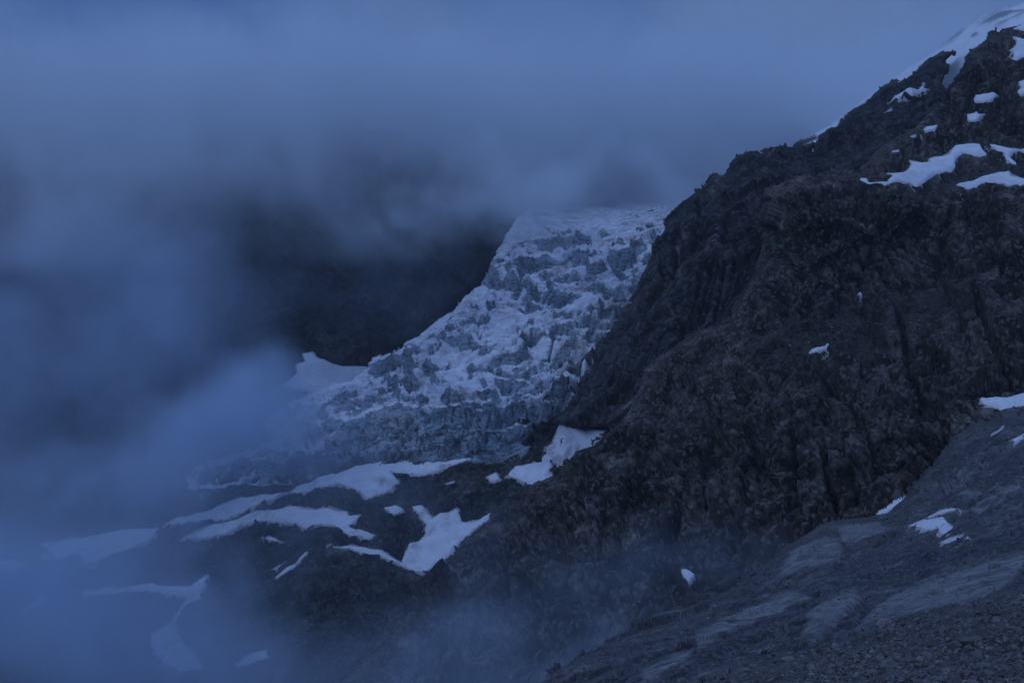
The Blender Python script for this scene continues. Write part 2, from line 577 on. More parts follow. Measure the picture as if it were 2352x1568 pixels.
# every snow patch: terrain it lies on, outline, words on how it looks and where it lies
PATCHES = [
    ('mountain', c8((-15, 1372), (0, 1352), (50, 1356), (65, 1385), (210, 1385), (245, 1345), (165, 1298), (250, 1312), (340, 1300), (390, 1272), (375, 1235), (450, 1245), (540, 1240), (515, 1208), (600, 1195), (680, 1180), (725, 1108), (880, 1094), (920, 1098), (940, 1145), (990, 1187), (870, 1192), (790, 1175), (735, 1215), (735, 1280), (700, 1310), (580, 1337), (530, 1372), (440, 1442), (370, 1402), (290, 1390), (200, 1417), (130, 1402), (60, 1412)),
     'largest ragged snow patch on the rock bench high on the mountain'),
    ('mountain', c8((975, 1093), (1060, 1103), (1150, 1122), (1254, 1128), (1400, 1128), (1400, 1165), (1200, 1150), (1150, 1195), (1205, 1232), (1205, 1262), (1165, 1250), (1105, 1200), (1100, 1170), (1040, 1150)),
     'snow patch hooked round dark boulders beside the largest bench patch'),
    ('mountain', c8((705, 1412), (760, 1390), (860, 1370), (960, 1330), (1060, 1308), (1140, 1303), (1160, 1335), (1220, 1345), (1350, 1370), (1350, 1410), (1200, 1424), (1130, 1434), (1080, 1402), (990, 1402), (940, 1395), (890, 1432), (820, 1450), (790, 1425)),
     'long wedge shaped snow patch under the dark scree of the bench'),
    ('mountain', c8((860, 735), (900, 723), (980, 710), (1010, 700), (1055, 720), (1000, 757), (940, 768), (858, 768)),
     'flat snow patch below the dark cliff beside the snow gully'),
    ('mountain', c8((812, 872), (870, 864), (885, 846), (900, 868), (985, 866), (920, 887), (890, 914), (818, 918)),
     'small notched snow patch among blocks above the bench'),
    ('mountain', c8((472, 992), (500, 968), (598, 950), (572, 992), (485, 1008)),
     'lens shaped snow patch in the block field above the bench'),
    ('mountain', c8((383, 1042), (432, 1022), (426, 1044), (392, 1050)),
     'tiny snow fleck just below the lens shaped patch'),
    ('mountain', c8((238, 1150), (302, 1132), (300, 1160), (243, 1163)),
     'small square snow fleck low in the block field'),
    ('mountain', c8((1203, 612), (1340, 596), (1340, 724), (1213, 717), (1198, 690), (1232, 665)),
     'snow patch cut by the picture edge below the upper crag'),
    ('mountain', c8((1068, 368), (1150, 370), (1195, 345), (1195, 318), (1160, 272), (1260, 298), (1400, 298), (1400, 440), (1254, 437), (1190, 464), (1133, 456), (1178, 430), (1168, 390), (1110, 388)),
     'highest broad snow patch wrapped round a dark block near the crest'),
    ('mountain', c8((1150, 226), (1254, 186), (1400, 170), (1400, 236), (1254, 242), (1200, 228)),
     'thin snow strip on the crest of the upper crag'),
    ('cliff', c8((226, 782), (330, 743), (400, 710), (440, 712), (482, 664), (488, 700), (522, 698), (500, 724), (470, 717), (400, 778), (345, 770), (270, 801)),
     'tapering snow patch lying alone on the dark upper cliff'),
    ('cliff', c8((188, 860), (240, 842), (234, 858)),
     'tiny snow sliver on the dark upper cliff'),
    ('glacier', c4((1570, 1052), (1650, 1000), (1700, 995), (1720, 945), (1772, 926), (1768, 957), (1702, 1042), (1662, 1092), (1600, 1062)),
     'broken snow bank wedged between the glacier and the cliff foot'),
    ('slope', c2((868, 714), (900, 680), (990, 628), (1043, 622), (1012, 657), (930, 692)),
     'leaf shaped snow patch at the junction of slab and buttress'),
    ('slope', c2((1025, 822), (1100, 763), (1200, 728), (1343, 693), (1300, 717), (1200, 757), (1160, 785), (1240, 763), (1293, 800), (1250, 828), (1160, 828)),
     'forked snow patch with rock islands on the striped slab slope'),
    ('slope', c2((1212, 873), (1270, 848), (1368, 830), (1342, 850), (1240, 875)),
     'thin snow strip just below the forked patch on the slab'),
    ('mountain', c2((1398, 138), (1470, 117), (1520, 130), (1600, 113), (1635, 108), (1760, 108), (1760, 190), (1635, 192), (1530, 238), (1503, 200), (1430, 182)),
     'broad snow patch in the gully head at the picture edge'),
    ('slope', c2((1465, 302), (1530, 280), (1512, 300), (1468, 318)),
     'small snow fleck below the broad gully patch'),
    ('slope', c2((1568, 357), (1635, 328), (1700, 320), (1637, 352), (1588, 375)),
     'thin snow sliver at the picture edge on the slab slope'),
    ('mountain', c3((1343, 982), (1380, 985), (1418, 1004), (1402, 1030), (1385, 1048), (1353, 1015)),
     'arrowhead snow patch in dark scree at the buttress foot'),
    ('mountain', c6((1595, 1453), (1650, 1408), (1783, 1380), (1752, 1407), (1620, 1453)),
     'slim snow patch on the gravel ledge across the buttress'),
    ('mountain', c6((1970, 1032), (2010, 1020), (2028, 1048), (1990, 1040)),
     'tiny snow fleck above the gravel ledge'),
    ('valley', c3((735, 262), (780, 273), (830, 303), (1000, 306), (900, 390), (830, 430), (780, 500), (720, 530), (690, 560), (620, 590), (560, 562), (487, 542), (530, 503), (600, 483), (660, 468), (688, 430), (690, 400), (725, 380), (718, 300)),
     'tall dirty avalanche snow cone filling the corner below the cliff'),
    ('valley', c5((1438, 617), (1480, 578), (1600, 538), (1740, 512), (1850, 478)) + c3((0, 438), (60, 428), (150, 453), (313, 423), (300, 452), (250, 477), (190, 502), (60, 527)) + c5((1950, 530), (1992, 560), (1930, 602), (1830, 643), (1790, 612), (1690, 590), (1620, 602)),
     'large pale snow apron below the front of the glacier'),
    ('valley', c3((8, 673), (60, 668), (95, 700), (112, 735), (150, 708), (240, 698), (262, 745), (330, 733), (420, 712), (345, 790), (285, 840), (210, 920), (165, 950), (110, 975), (80, 1000), (0, 987), (-42, 962), (0, 870), (40, 850), (70, 800), (75, 760), (40, 720)),
     'snow funnel with a brown dirty foot beside the buttress ridge'),
    ('valley', c3((386, 542), (430, 518), (453, 552), (400, 561)),
     'small oval snow patch on dark slabs below the ice front'),
    ('valley', c3((166, 574), (218, 560), (202, 577)),
     'tiny snow sliver on dark slabs below the ice front'),
    ('valley', c5((908, 872), (1000, 828), (1080, 788), (1180, 758), (1290, 718), (1440, 703), (1520, 713), (1640, 698), (1733, 698), (1742, 723), (1803, 713), (1772, 745), (1742, 775), (1812, 803), (1883, 825), (1850, 848), (1740, 828), (1690, 792), (1630, 777), (1560, 782), (1530, 797), (1480, 777), (1380, 782), (1290, 767), (1200, 782), (1120, 832), (1020, 853)),
     'long snow band crossing the rock terrace below the glacier'),
    ('valley', c5((1430, 613), (1310, 692), (1180, 742), (1100, 772), (950, 772), (800, 792), (900, 738), (1050, 708), (1200, 658), (1300, 648)),
     'misty snow strip between two dark rock humps'),
    ('valley', c5((1636, 880), (1740, 870), (1830, 883), (1902, 903), (1962, 943), (2050, 973), (2050, 990), (1950, 958), (1850, 928), (1740, 892)),
     'narrow curved snow ribbon running towards the dirty funnel'),
    ('valley', c5((1298, 840), (1350, 836), (1408, 860), (1370, 862)),
     'thin snow streak on the rock face below the terrace'),
    ('valley', c5((1347, 997), (1420, 953), (1392, 987), (1355, 1008)),
     'upper of the paired snow streaks in the misty valley'),
    ('valley', c5((1376, 1048), (1440, 990), (1477, 973), (1500, 928), (1520, 908), (1538, 910), (1520, 937), (1490, 975), (1462, 1007), (1410, 1047), (1390, 1065)),
     'long stepped snow streak in the misty valley'),
    ('valley', c5((1912, 680), (1960, 665), (2018, 695), (1965, 728), (1940, 705)),
     'small jagged snow patch above the curved snow ribbon'),
    ('valley', c5((390, 1110), (530, 1083), (660, 1063), (750, 1063), (790, 1083), (950, 1078), (1045, 1015), (1002, 1100), (998, 1142), (920, 1172), (884, 1232), (882, 1300), (902, 1350), (962, 1400), (1015, 1482), (900, 1502), (800, 1452), (748, 1380), (758, 1330), (820, 1278), (850, 1238), (890, 1178), (920, 1140), (880, 1122), (750, 1117), (640, 1102), (540, 1122), (420, 1132)),
     'big forked snow gully deep in the foggy valley'),
    ('valley', c5((168, 1152), (200, 1113), (258, 1103), (232, 1137), (160, 1192), (55, 1240), (110, 1198)),
     'faint diagonal snow streak far down in the fog'),
    ('valley', c5((1150, 1472), (1230, 1428), (1330, 1408), (1342, 1452), (1250, 1483)),
     'faint snow patch at the bottom of the foggy valley'),
    ('valley', c5((200, 880), (400, 848), (600, 798), (800, 788), (732, 862), (640, 892), (520, 932), (430, 952), (350, 920), (290, 952)),
     'flat hazy snow field behind the lowest rock knoll'),
    ('valley', c5((-20, 967), (60, 958), (122, 970), (80, 988), (-20, 993)),
     'dim snow patch at the picture edge under the rock knoll'),
    ('valley', c5((207, 918), (247, 933), (258, 952), (218, 947)),
     'tiny dim snow fleck on the rock knoll'),
    ('valley', c5((928, 560), (1010, 548), (1070, 588), (1152, 600), (1060, 618), (1000, 642)),
     'hazy snow strip below the misty end of the glacier'),
    ('mountain_wall', c4((195, 1052), (265, 1000), (268, 960), (305, 945), (298, 908), (345, 897), (365, 923), (450, 933), (640, 940), (640, 1000), (480, 1060), (360, 1075), (260, 1067)),
     'separate snow tongue hanging on the dark wall beside the glacier'),
]


def patches_on(name):
    return [p for n, p, _ in PATCHES if n == name]


def line_d(pts, px, py):
    """Distance in picture points to an open polyline."""
    best = np.full(px.shape, 1e12)
    for (x0, y0), (x1, y1) in zip(pts[:-1], pts[1:]):
        ex, ey = x1 - x0, y1 - y0
        t = np.clip(((px - x0) * ex + (py - y0) * ey) / (ex * ex + ey * ey + 1e-9), 0, 1)
        best = np.minimum(best, (px - x0 - t * ex) ** 2 + (py - y0 - t * ey) ** 2)
    return np.sqrt(best)


def grooves(L, lines, jitter=5):
    """Relief of surveyed gullies and cracks: (points, half width, depth in metres)."""
    P = L.base
    jx, jy = jitter * noise(P, 30, 4), jitter * noise(P + 500, 30, 4)
    g = np.zeros(L.px.shape)
    for pts, w, dep in lines:
        g = np.maximum(g, dep * sstep(w, 0.15 * w, line_d(pts, L.px + jx, L.py + jy)))
    return g


def up_rel(h):
    """relief that is straight up"""
    return np.stack([np.zeros_like(h), np.zeros_like(h), h], -1)


# ------------------------------------------------------------------ terrain
def relief_mountain(L):
    P = L.base
    W = P + 9 * np.stack([noise(P, 45, 3), noise(P + 300, 45, 3), noise(P + 700, 45, 3)], -1)
    S = W * np.array([1, 1, 0.5])
    R = frame((-0.35, 0.1, 1.0), (0, 1, 0))
    Q = (W @ R.T) * np.array([0.32, 1, 1])
    gul = noise(S, 150, 4, 0.55, type='RIDGED_MULTIFRACTAL')
    gul = np.clip(gul, 0, 2.5) / 1.2 - 0.6
    h = 15 * gul + 14 * noise(P, 190, 3)
    h += 17.0 * facets(Q, 50, 2.2, 0.4) + 9.0 * facets(Q, 21, 2.2, 0.4, offset=(31, 7, 3))
    h -= 3.5 * cracks(Q, 30, 0.06) * sstep(-0.2, 0.4, noise(P, 90, 3))
    Q2 = (W @ R.T) * np.array([0.62, 1, 1])
    fine = 2.2 * facets(Q2, 10.5, 2.2, 0.3, offset=(3, 70, 9)) + 0.25 * noise(P, 7, 4, 0.5) - 2.2 * cracks(Q2, 10.5, 0.09, (3, 70, 9)) - 4.5 * cracks(Q, 21, 0.07, (31, 7, 3))
    # gravel ledge across the face and the dark bench are smoother
    led = poly_sd([(1700, 770), (1800, 720), (1900, 690), (2050, 660), (2250, 600), (2300, 690), (2100, 740), (2000, 790), (1850, 810), (1750, 840)], L.px, L.py)
    ben = poly_sd([(2060, 480), (2130, 430), (2190, 385), (2270, 350), (2420, 390), (2420, 440), (2300, 410), (2200, 430), (2120, 470)], L.px, L.py)
    foot = poly_sd([(1480, 1420), (1560, 1330), (1620, 1290), (1720, 1270), (1850, 1200), (1800, 1280), (1650, 1380), (1500, 1470)], L.px, L.py)
    smooth = sstep(-25, 25, np.maximum(np.maximum(led, ben), foot))
    smooth = np.maximum(smooth, L.calm)
    L.attrs['gravel'] = sstep(-20, 25, np.maximum(np.maximum(led, ben), foot))
    g = grooves(L, [
        ([(1870, 830), (1960, 880), (2040, 940), (2110, 1000), (2150, 1040)], 10, 9),
        ([(2060, 700), (2080, 780), (2110, 860), (2160, 930)], 12, 9),
        ([(2230, 640), (2260, 730), (2300, 800), (2352, 850)], 12, 8),
        ([(1930, 880), (1990, 960), (2020, 1060)], 9, 6),
        ([(1640, 900), (1600, 1000), (1590, 1100), (1540, 1200)], 14, 10),
        ([(1700, 960), (1720, 1050), (1700, 1150), (1640, 1230)], 12, 9),
        ([(1790, 940), (1810, 1040), (1800, 1140)], 11, 8), ([(1880, 960), (1895, 1060), (1920, 1150)], 11, 8),
        ([(1480, 960), (1440, 1050), (1420, 1150), (1380, 1260)], 13, 9), ([(1330, 1100), (1300, 1180), (1230, 1280)], 12, 8),
        ([(1180, 1220), (1150, 1300), (1080, 1400)], 12, 8), ([(1390, 1120), (1350, 1220), (1290, 1330)], 10, 7),
        ([(1750, 520), (1790, 600), (1770, 690)], 14, 10), ([(2190, 470), (2170, 560), (2200, 640)], 11, 7), ([(2000, 470), (2030, 560), (1990, 650)], 9, 5),
        ([(2240, 440), (2290, 520), (2300, 620)], 10, 7), ([(2170, 200), (2150, 260), (2110, 320)], 14, 10), ([(2260, 130), (2230, 190), (2210, 240)], 10, 7)])
    L.attrs['pale'] = sstep(9, 2, np.minimum(line_d([(1765, 435), (1775, 480), (1785, 520)], L.px, L.py), line_d([(1862, 985), (1868, 1040), (1885, 1110)], L.px, L.py) - 4))
    edge = 0.15 + 0.85 * sstep(0, 48, L.rim)
    return h * (1 - 0.35 * smooth) * (1 - 0.85 * L.calm) * edge + fine * (1 - 0.72 * smooth) * (1 - 0.6 * L.calm) * edge - 1.5 * g * (1 - L.calm)


Layer('mountain',
      [(700, 1760), (740, 1680), (780, 1568), (815, 1505), (880, 1435), (905, 1410), (955, 1335), (987, 1307), (1028, 1275), (1065, 1229), (1097, 1201), (1143, 1169), (1199, 1146), (1226, 1109), (1272, 1091), (1277, 1072), (1304, 1063), (1318, 1031), (1355, 1017), (1394, 989), (1440, 945), (1455, 900), (1472, 847), (1515, 811), (1548, 791), (1571, 765), (1614, 748), (1647, 745), (1673, 725), (1690, 692), (1713, 653), (1723, 636), (1733, 603), (1743, 560), (1730, 527), (1746, 461), (1749, 438), (1786, 415), (1832, 395), (1911, 387), (1964, 387), (1985, 365), (2005, 345), (2030, 327), (2066, 306), (2102, 291), (2120, 270), (2145, 235)]
      + c8((635, 640), (690, 610), (770, 500), (780, 455), (840, 370), (880, 355), (950, 290), (960, 250), (1000, 215), (1080, 205), (1160, 198), (1245, 178)) +
      [(2480, 20), (2800, 0), (2800, 1300), (2352, 1050), (2280, 1060), (2200, 1140), (2080, 1230), (1800, 1370), (1500, 1530), (1350, 1760)],
      [(780, 1568, 590), (900, 1420, 640), (1000, 1290, 690), (1143, 1169, 735), (1272, 1085, 775), (1394, 989, 820), (1472, 847, 880), (1560, 790, 900), (1690, 700, 950),
       (1740, 560, 1000), (1750, 440, 1010), (1835, 400, 1000), (1964, 387, 1030), (2100, 291, 1150), (2166, 195, 1260), (2228, 111, 1330), (2300, 61, 1380), (2352, 53, 1390),
       (1000, 1568, 560), (1200, 1500, 560), (1300, 1250, 640), (1500, 1400, 520), (1500, 1150, 660), (1600, 1250, 600), (1500, 980, 770), (1650, 900, 780), (1750, 1150, 610),
       (1800, 1270, 540), (1900, 1150, 590), (2080, 1130, 590), (2152, 1045, 610), (2290, 939, 620), (2352, 930, 620), (1800, 950, 680), (1900, 780, 760), (1950, 700, 850), (1800, 740, 840),
       (1850, 600, 890), (1900, 450, 930), (2100, 640, 900), (2300, 650, 830), (2000, 900, 660), (2200, 800, 710), (2300, 800, 690), (2000, 405, 960), (2110, 425, 960), (2200, 400, 1010), (2300, 420, 960),
       (2280, 340, 1060), (2352, 340, 1060), (2150, 300, 1130), (2250, 220, 1200), (2352, 200, 1190), (2300, 120, 1310), (2250, 550, 900), (2050, 540, 900),
       (2480, 60, 1400), (2480, 500, 900), (2480, 900, 620)],
      2.45, relief_mountain, (690, 0, 2440, 1660), 46, 45, 6, 34, patches_on('mountain'))


def relief_cliff(L):
    P = L.base
    W = P + 7 * np.stack([noise(P, 40, 3), noise(P + 300, 40, 3), noise(P + 700, 40, 3)], -1)
    R = frame((0.42, 0.2, 1.0), (0, 1, 0))
    Q = W @ R.T
    h = 16 * noise(P, 200, 3) + 9 * noise(Q, 50, 4, 0.55, (0.16, 1, 1)) + 6 * noise(Q, 17, 4, 0.6, (0.12, 1, 1))
    h += 11 * facets(Q * np.array([0.35, 1, 1]), 46, 2.1, 0.4) + 5 * facets(Q * np.array([0.25, 1, 1]), 18, 2.1, 0.4) - 4 * cracks(Q * np.array([0.25, 1, 1]), 18, 0.08)
    slab = sstep(-15, 15, poly_sd(c6((900, 900), (1080, 800), (1200, 830), (1230, 930), (1100, 1150), (1000, 1250), (790, 1290), (770, 1200)), L.px, L.py))
    h = h * (1 - 0.8 * slab)
    ribs = [(c6((905, 950), (850, 1100), (800, 1280)), 5, 5), (c6((960, 900), (915, 1060), (870, 1230)), 5, 6), (c6((1010, 870), (960, 1050), (900, 1240)), 4, 4), (c6((1060, 840), (1020, 1030), (980, 1230)), 5, 6),
            (c6((1130, 830), (1090, 1000), (1030, 1200)), 5, 6), (c6((1170, 900), (1120, 1050), (1060, 1200)), 4, 4), (c6((1200, 930), (1150, 1030), (1100, 1120)), 4, 4),
            (c6((700, 650), (720, 800), (690, 950)), 8, 9), (c6((850, 420), (870, 600), (830, 760)), 9, 7), (c6((1080, 430), (1050, 600), (1070, 720)), 10, 8), (c6((640, 900), (600, 1050), (500, 1250)), 9, 8), (c6((560, 1050), (440, 1250), (330, 1400)), 9, 7)]
    h -= 2.4 * grooves(L, ribs, 3)
    L.attrs['pale'] = sstep(8, 1, line_d(c6((775, 580), (785, 660), (740, 780), (725, 850), (770, 960)), L.px, L.py))
    h += (1.3 * (1 - 0.6 * slab) * facets(Q * np.array([0.35, 1, 1]), 9, 2.1, 0.3) + 0.25 * noise(P, 8, 4, 0.5)) * (1 - 0.7 * L.calm)
    return h * (0.25 + 0.75 * sstep(0, 34, L.rim))


Layer('cliff',
      [(1268, 968), (1284, 955), (1300, 940), (1332, 890), (1362, 830), (1370, 785), (1410, 747), (1425, 720), (1446, 702), (1455, 686), (1459, 660), (1479, 616), (1497, 583), (1497, 560), (1522, 524), (1524, 500)]
      + c1((-180, 1510), (-60, 1420), (0, 1365), (50, 1330), (130, 1265), (200, 1250), (260, 1150), (320, 1105), (420, 1090), (450, 1105), (510, 1085), (600, 1040), (700, 1045), (790, 1030), (838, 1040), (806, 1098), (840, 1090), (870, 960), (970, 915), (1020, 850), (1120, 785), (1200, 740), (1280, 660), (1330, 610), (1420, 565), (1450, 585), (1510, 555), (1580, 480), (1660, 420), (1740, 365), (1870, 355), (1890, 380), (1830, 410), (1790, 435), (1825, 460), (1825, 520), (1770, 600), (1900, 760)) +
      [(2200, 400), (2000, 700), (1700, 950), (1500, 1080), (1430, 1030), (1394, 991), (1323, 986)],
      [(1281, 962, 1080), (1362, 830, 1130), (1446, 702, 1200), (1497, 560, 1260), (1535, 490, 1290), (1640, 415, 1310), (1720, 350, 1340), (1860, 335, 1370), (2000, 220, 1450), (2080, 175, 1490), (2160, 116, 1560),
       (1400, 960, 1000), (1480, 900, 1000), (1450, 800, 1080), (1550, 650, 1130), (1600, 740, 1050), (1650, 550, 1150), (1700, 450, 1210), (1850, 420, 1190), (2000, 330, 1280), (2150, 200, 1420), (1980, 260, 1400), (2200, 400, 1200), (1700, 900, 950)],
      2.0, relief_cliff, (1250, 90, 2230, 1050), 34, 45, 4, 30, patches_on('cliff'))


def relief_slope(L):
    P = L.base
    W = P + 1.6 * np.stack([noise(P, 14, 3), noise(P + 300, 14, 3), noise(P + 700, 14, 3)], -1)
    R = frame(at(np.array(1500.), np.array(1450.), np.array(262.)) - at(np.array(2080.), np.array(1150.), np.array(420.)))
    Q = W @ R.T
    scree_edge = poly_sd([(1180, 1800), (1480, 1640), (1560, 1585), (1680, 1530), (1800, 1500), (1930, 1475), (2030, 1440), (2110, 1420), (2250, 1380), (2352, 1350), (2600, 1310), (2600, 1900), (1180, 1900)], L.px, L.py)
    scree_edge = scree_edge + 26 * noise(P, 30, 4)
    sc = sstep(-22, 22, scree_edge)
    L.attrs['scree'] = sc
    jx, jy = 10 * noise(Q * np.array([0.25, 1, 1]), 10, 4), 10 * noise(Q * np.array([0.25, 1, 1]) + 90, 10, 4)
    clean = np.full(L.px.shape, -1e6)
    for poly in [c2((520, 1310), (540, 1230), (640, 1170), (760, 1120), (860, 1095), (770, 1180), (700, 1245), (600, 1312)),
                 c2((760, 1305), (860, 1210), (960, 1130), (1130, 1075), (1300, 1005), (1480, 955), (1640, 925), (1640, 1000), (1500, 1105), (1400, 1165), (1200, 1195), (1050, 1215), (900, 1255)),
                 c2((390, 1010), (480, 925), (600, 865), (710, 845), (720, 920), (560, 965)), c2((1280, 625), (1420, 588), (1410, 622), (1310, 645)),
                 c2((0, 1310), (150, 1230), (350, 1150), (480, 1108), (570, 1125), (350, 1235), (150, 1315), (0, 1400)), c2((700, 800), (900, 760), (1010, 790), (900, 860), (740, 880)),
                 c2((1350, 700), (1640, 560), (1640, 640), (1450, 730)), c2((-300, 1500), (-100, 1400), (0, 1370), (-50, 1450), (-250, 1540))]:
        clean = np.maximum(clean, poly_sd(poly, L.px + jx, L.py + jy))
    L.attrs['clean'] = sstep(-5, 8, clean) * (1 - sc)
    deb = np.maximum(sstep(0.05, 0.5, noise(P, 60, 4)), 0.7 * sstep(60, 0, L.rim + 40 * noise(P, 40, 4)))
    deb = deb * (1 - 0.9 * L.attrs['clean']) if 'clean' in L.attrs else deb
    L.attrs['debris'] = deb
    far = sstep(150, 420, L.Y)
    long_ = np.array([0.2, 1, 1])
    h = 6.0 * noise(P, 120, 3) * far + 3.2 * noise(Q * long_, 26, 4) * (0.25 + 0.75 * far)
    h += far * 3.2 * facets(Q * np.array([0.25, 1, 1]), 24, 1.7, 0.3)
    slab = 1.9 * facets(Q * np.array([0.3, 1, 1]), 11, 1.7, 0.25) * (0.4 + 0.6 * far) + 0.8 * facets(Q * np.array([0.35, 1, 1]), 4.2, 1.7, 0.4) + 0.22 * noise(Q * long_, 3.2, 4, 0.5)
    rough = 0.55 * facets(W, 5.0, 1.6, 0.5) + 0.35 * facets(W, 2.2, 1.6, 0.5) + 0.4 * noise(W, 6, 4)
    det = slab * (1 - 0.5 * deb) + 0.8 * rough * deb
    stones = 0.18 * facets(W, 1.6) + 0.12 * facets(W, 0.7) + 0.35 * noise(W, 9, 4)
    h -= grooves(L, [(c2((1000, 1090), (910, 1150), (830, 1220), (760, 1270), (700, 1312)), 7, 1.6), (c2((840, 1105), (770, 1160), (740, 1200), (690, 1260), (600, 1330)), 9, 2.0),
                     (c2((1480, 1100), (1300, 1150), (1190, 1200)), 6, 1.5), (c2((600, 1110), (450, 1180), (300, 1230)), 7, 2.0), (c2((1100, 1000), (900, 1080), (650, 1130)), 6, 1.6), (c2((500, 1300), (300, 1330), (100, 1400)), 8, 1.8),
                     (c2((1635, 720), (1400, 830), (1200, 930), (900, 1000)), 8, 3.0), (c2((1400, 480), (1200, 640), (1000, 760)), 7, 3.0)], 5) * (1 - sc)
    h += det * (1 - sc) * (1 - 0.75 * L.calm) * (0.15 + 0.85 * sstep(0, 30, L.rim)) + stones * sc
    return h


Layer('slope',
      [(1150, 1700), (1230, 1568), (1320, 1500), (1400, 1455), (1500, 1405), (1600, 1370), (1700, 1315), (1802, 1256), (1900, 1212), (2000, 1173), (2078, 1132), (2152, 1045), (2211, 985), (2290, 945), (2352, 925), (2700, 800), (2700, 1900), (1150, 1900)],
      [(1230, 1568, 235), (1320, 1500, 265), (1400, 1455, 290), (1600, 1370, 350), (1802, 1256, 440), (2000, 1173, 520), (2078, 1132, 560), (2152, 1045, 590), (2290, 945, 615), (2352, 925, 620),
       (2352, 1568, 72), (2100, 1568, 88), (1850, 1568, 108), (1600, 1568, 140), (1450, 1568, 175), (2352, 1450, 96), (2352, 1370, 126), (2200, 1420, 128), (2000, 1450, 150), (1800, 1480, 172), (1600, 1480, 210),
       (2352, 1250, 215), (2150, 1300, 235), (1950, 1350, 240), (1750, 1400, 265), (2352, 1120, 350), (2200, 1180, 370), (2000, 1260, 350), (2352, 1020, 480), (2250, 1080, 470),
       (2100, 1700, 62), (1500, 1700, 105), (2500, 1300, 150), (2500, 1568, 60), (2500, 1000, 480)],
      1.9, relief_slope, (1150, 880, 2460, 1650), 26, 3, 7, 12, patches_on('slope'), back=((10, 6), (40, 40), (120, 160)))


SNOWFIELDS = [c4(*p) for p in [
    ((880, 945), (900, 905), (1000, 878), (1130, 850), (1235, 832), (1245, 845), (1100, 892), (1020, 938), (930, 945)),
    ((955, 805), (990, 740), (1100, 658), (1195, 643), (1185, 692), (1060, 722), (1000, 785)),
    ((1115, 752), (1180, 700), (1300, 640), (1545, 612), (1530, 642), (1400, 692), (1370, 742), (1300, 792), (1200, 803), (1158, 792)),
    ((1085, 578), (1150, 528), (1250, 523), (1300, 545), (1445, 543), (1400, 562), (1200, 577), (1110, 602)),
    ((840, 800), (930, 725), (1010, 675), (1070, 660), (1000, 715), (900, 790)),
    ((845, 1032), (930, 1008), (1085, 1018), (1050, 1042), (900, 1052)), ((878, 1172), (920, 1138), (1045, 1128), (1030, 1152), (930, 1167)),
    ((235, 1195), (420, 1058), (560, 982), (440, 1092), (300, 1195)), ((478, 1185), (700, 1138), (812, 1103), (800, 1118), (650, 1182), (500, 1203)),
    ((195, 1375), (330, 1288), (485, 1238), (430, 1292), (300, 1352)), ((1365, 1088), (1450, 1118), (1515, 1143), (1440, 1153), (1380, 1112)),
    ((1225, 1008), (1290, 1036), (1375, 1110), (1300, 1064)), ((1435, 815), (1520, 788), (1600, 828), (1705, 808), (1600, 852), (1480, 852)),
    ((1645, 862), (1730, 818), (1795, 798), (1720, 872)), ((1555, 652), (1700, 600), (1850, 558), (1985, 518), (1990, 542), (1850, 602), (1700, 642)),
    ((1300, 390), (1400, 375), (1560, 365), (1700, 375), (1560, 385), (1380, 405)), ((1240, 470), (1330, 445), (1470, 445), (1560, 480), (1400, 462)),
    ((1420, 575), (1480, 572), (1570, 600), (1520, 612), (1450, 600)), ((1820, 470), (1960, 440), (2020, 420), (1990, 460), (1880, 490))]]
GL_FLOW = np.array([-0.454, -0.89])


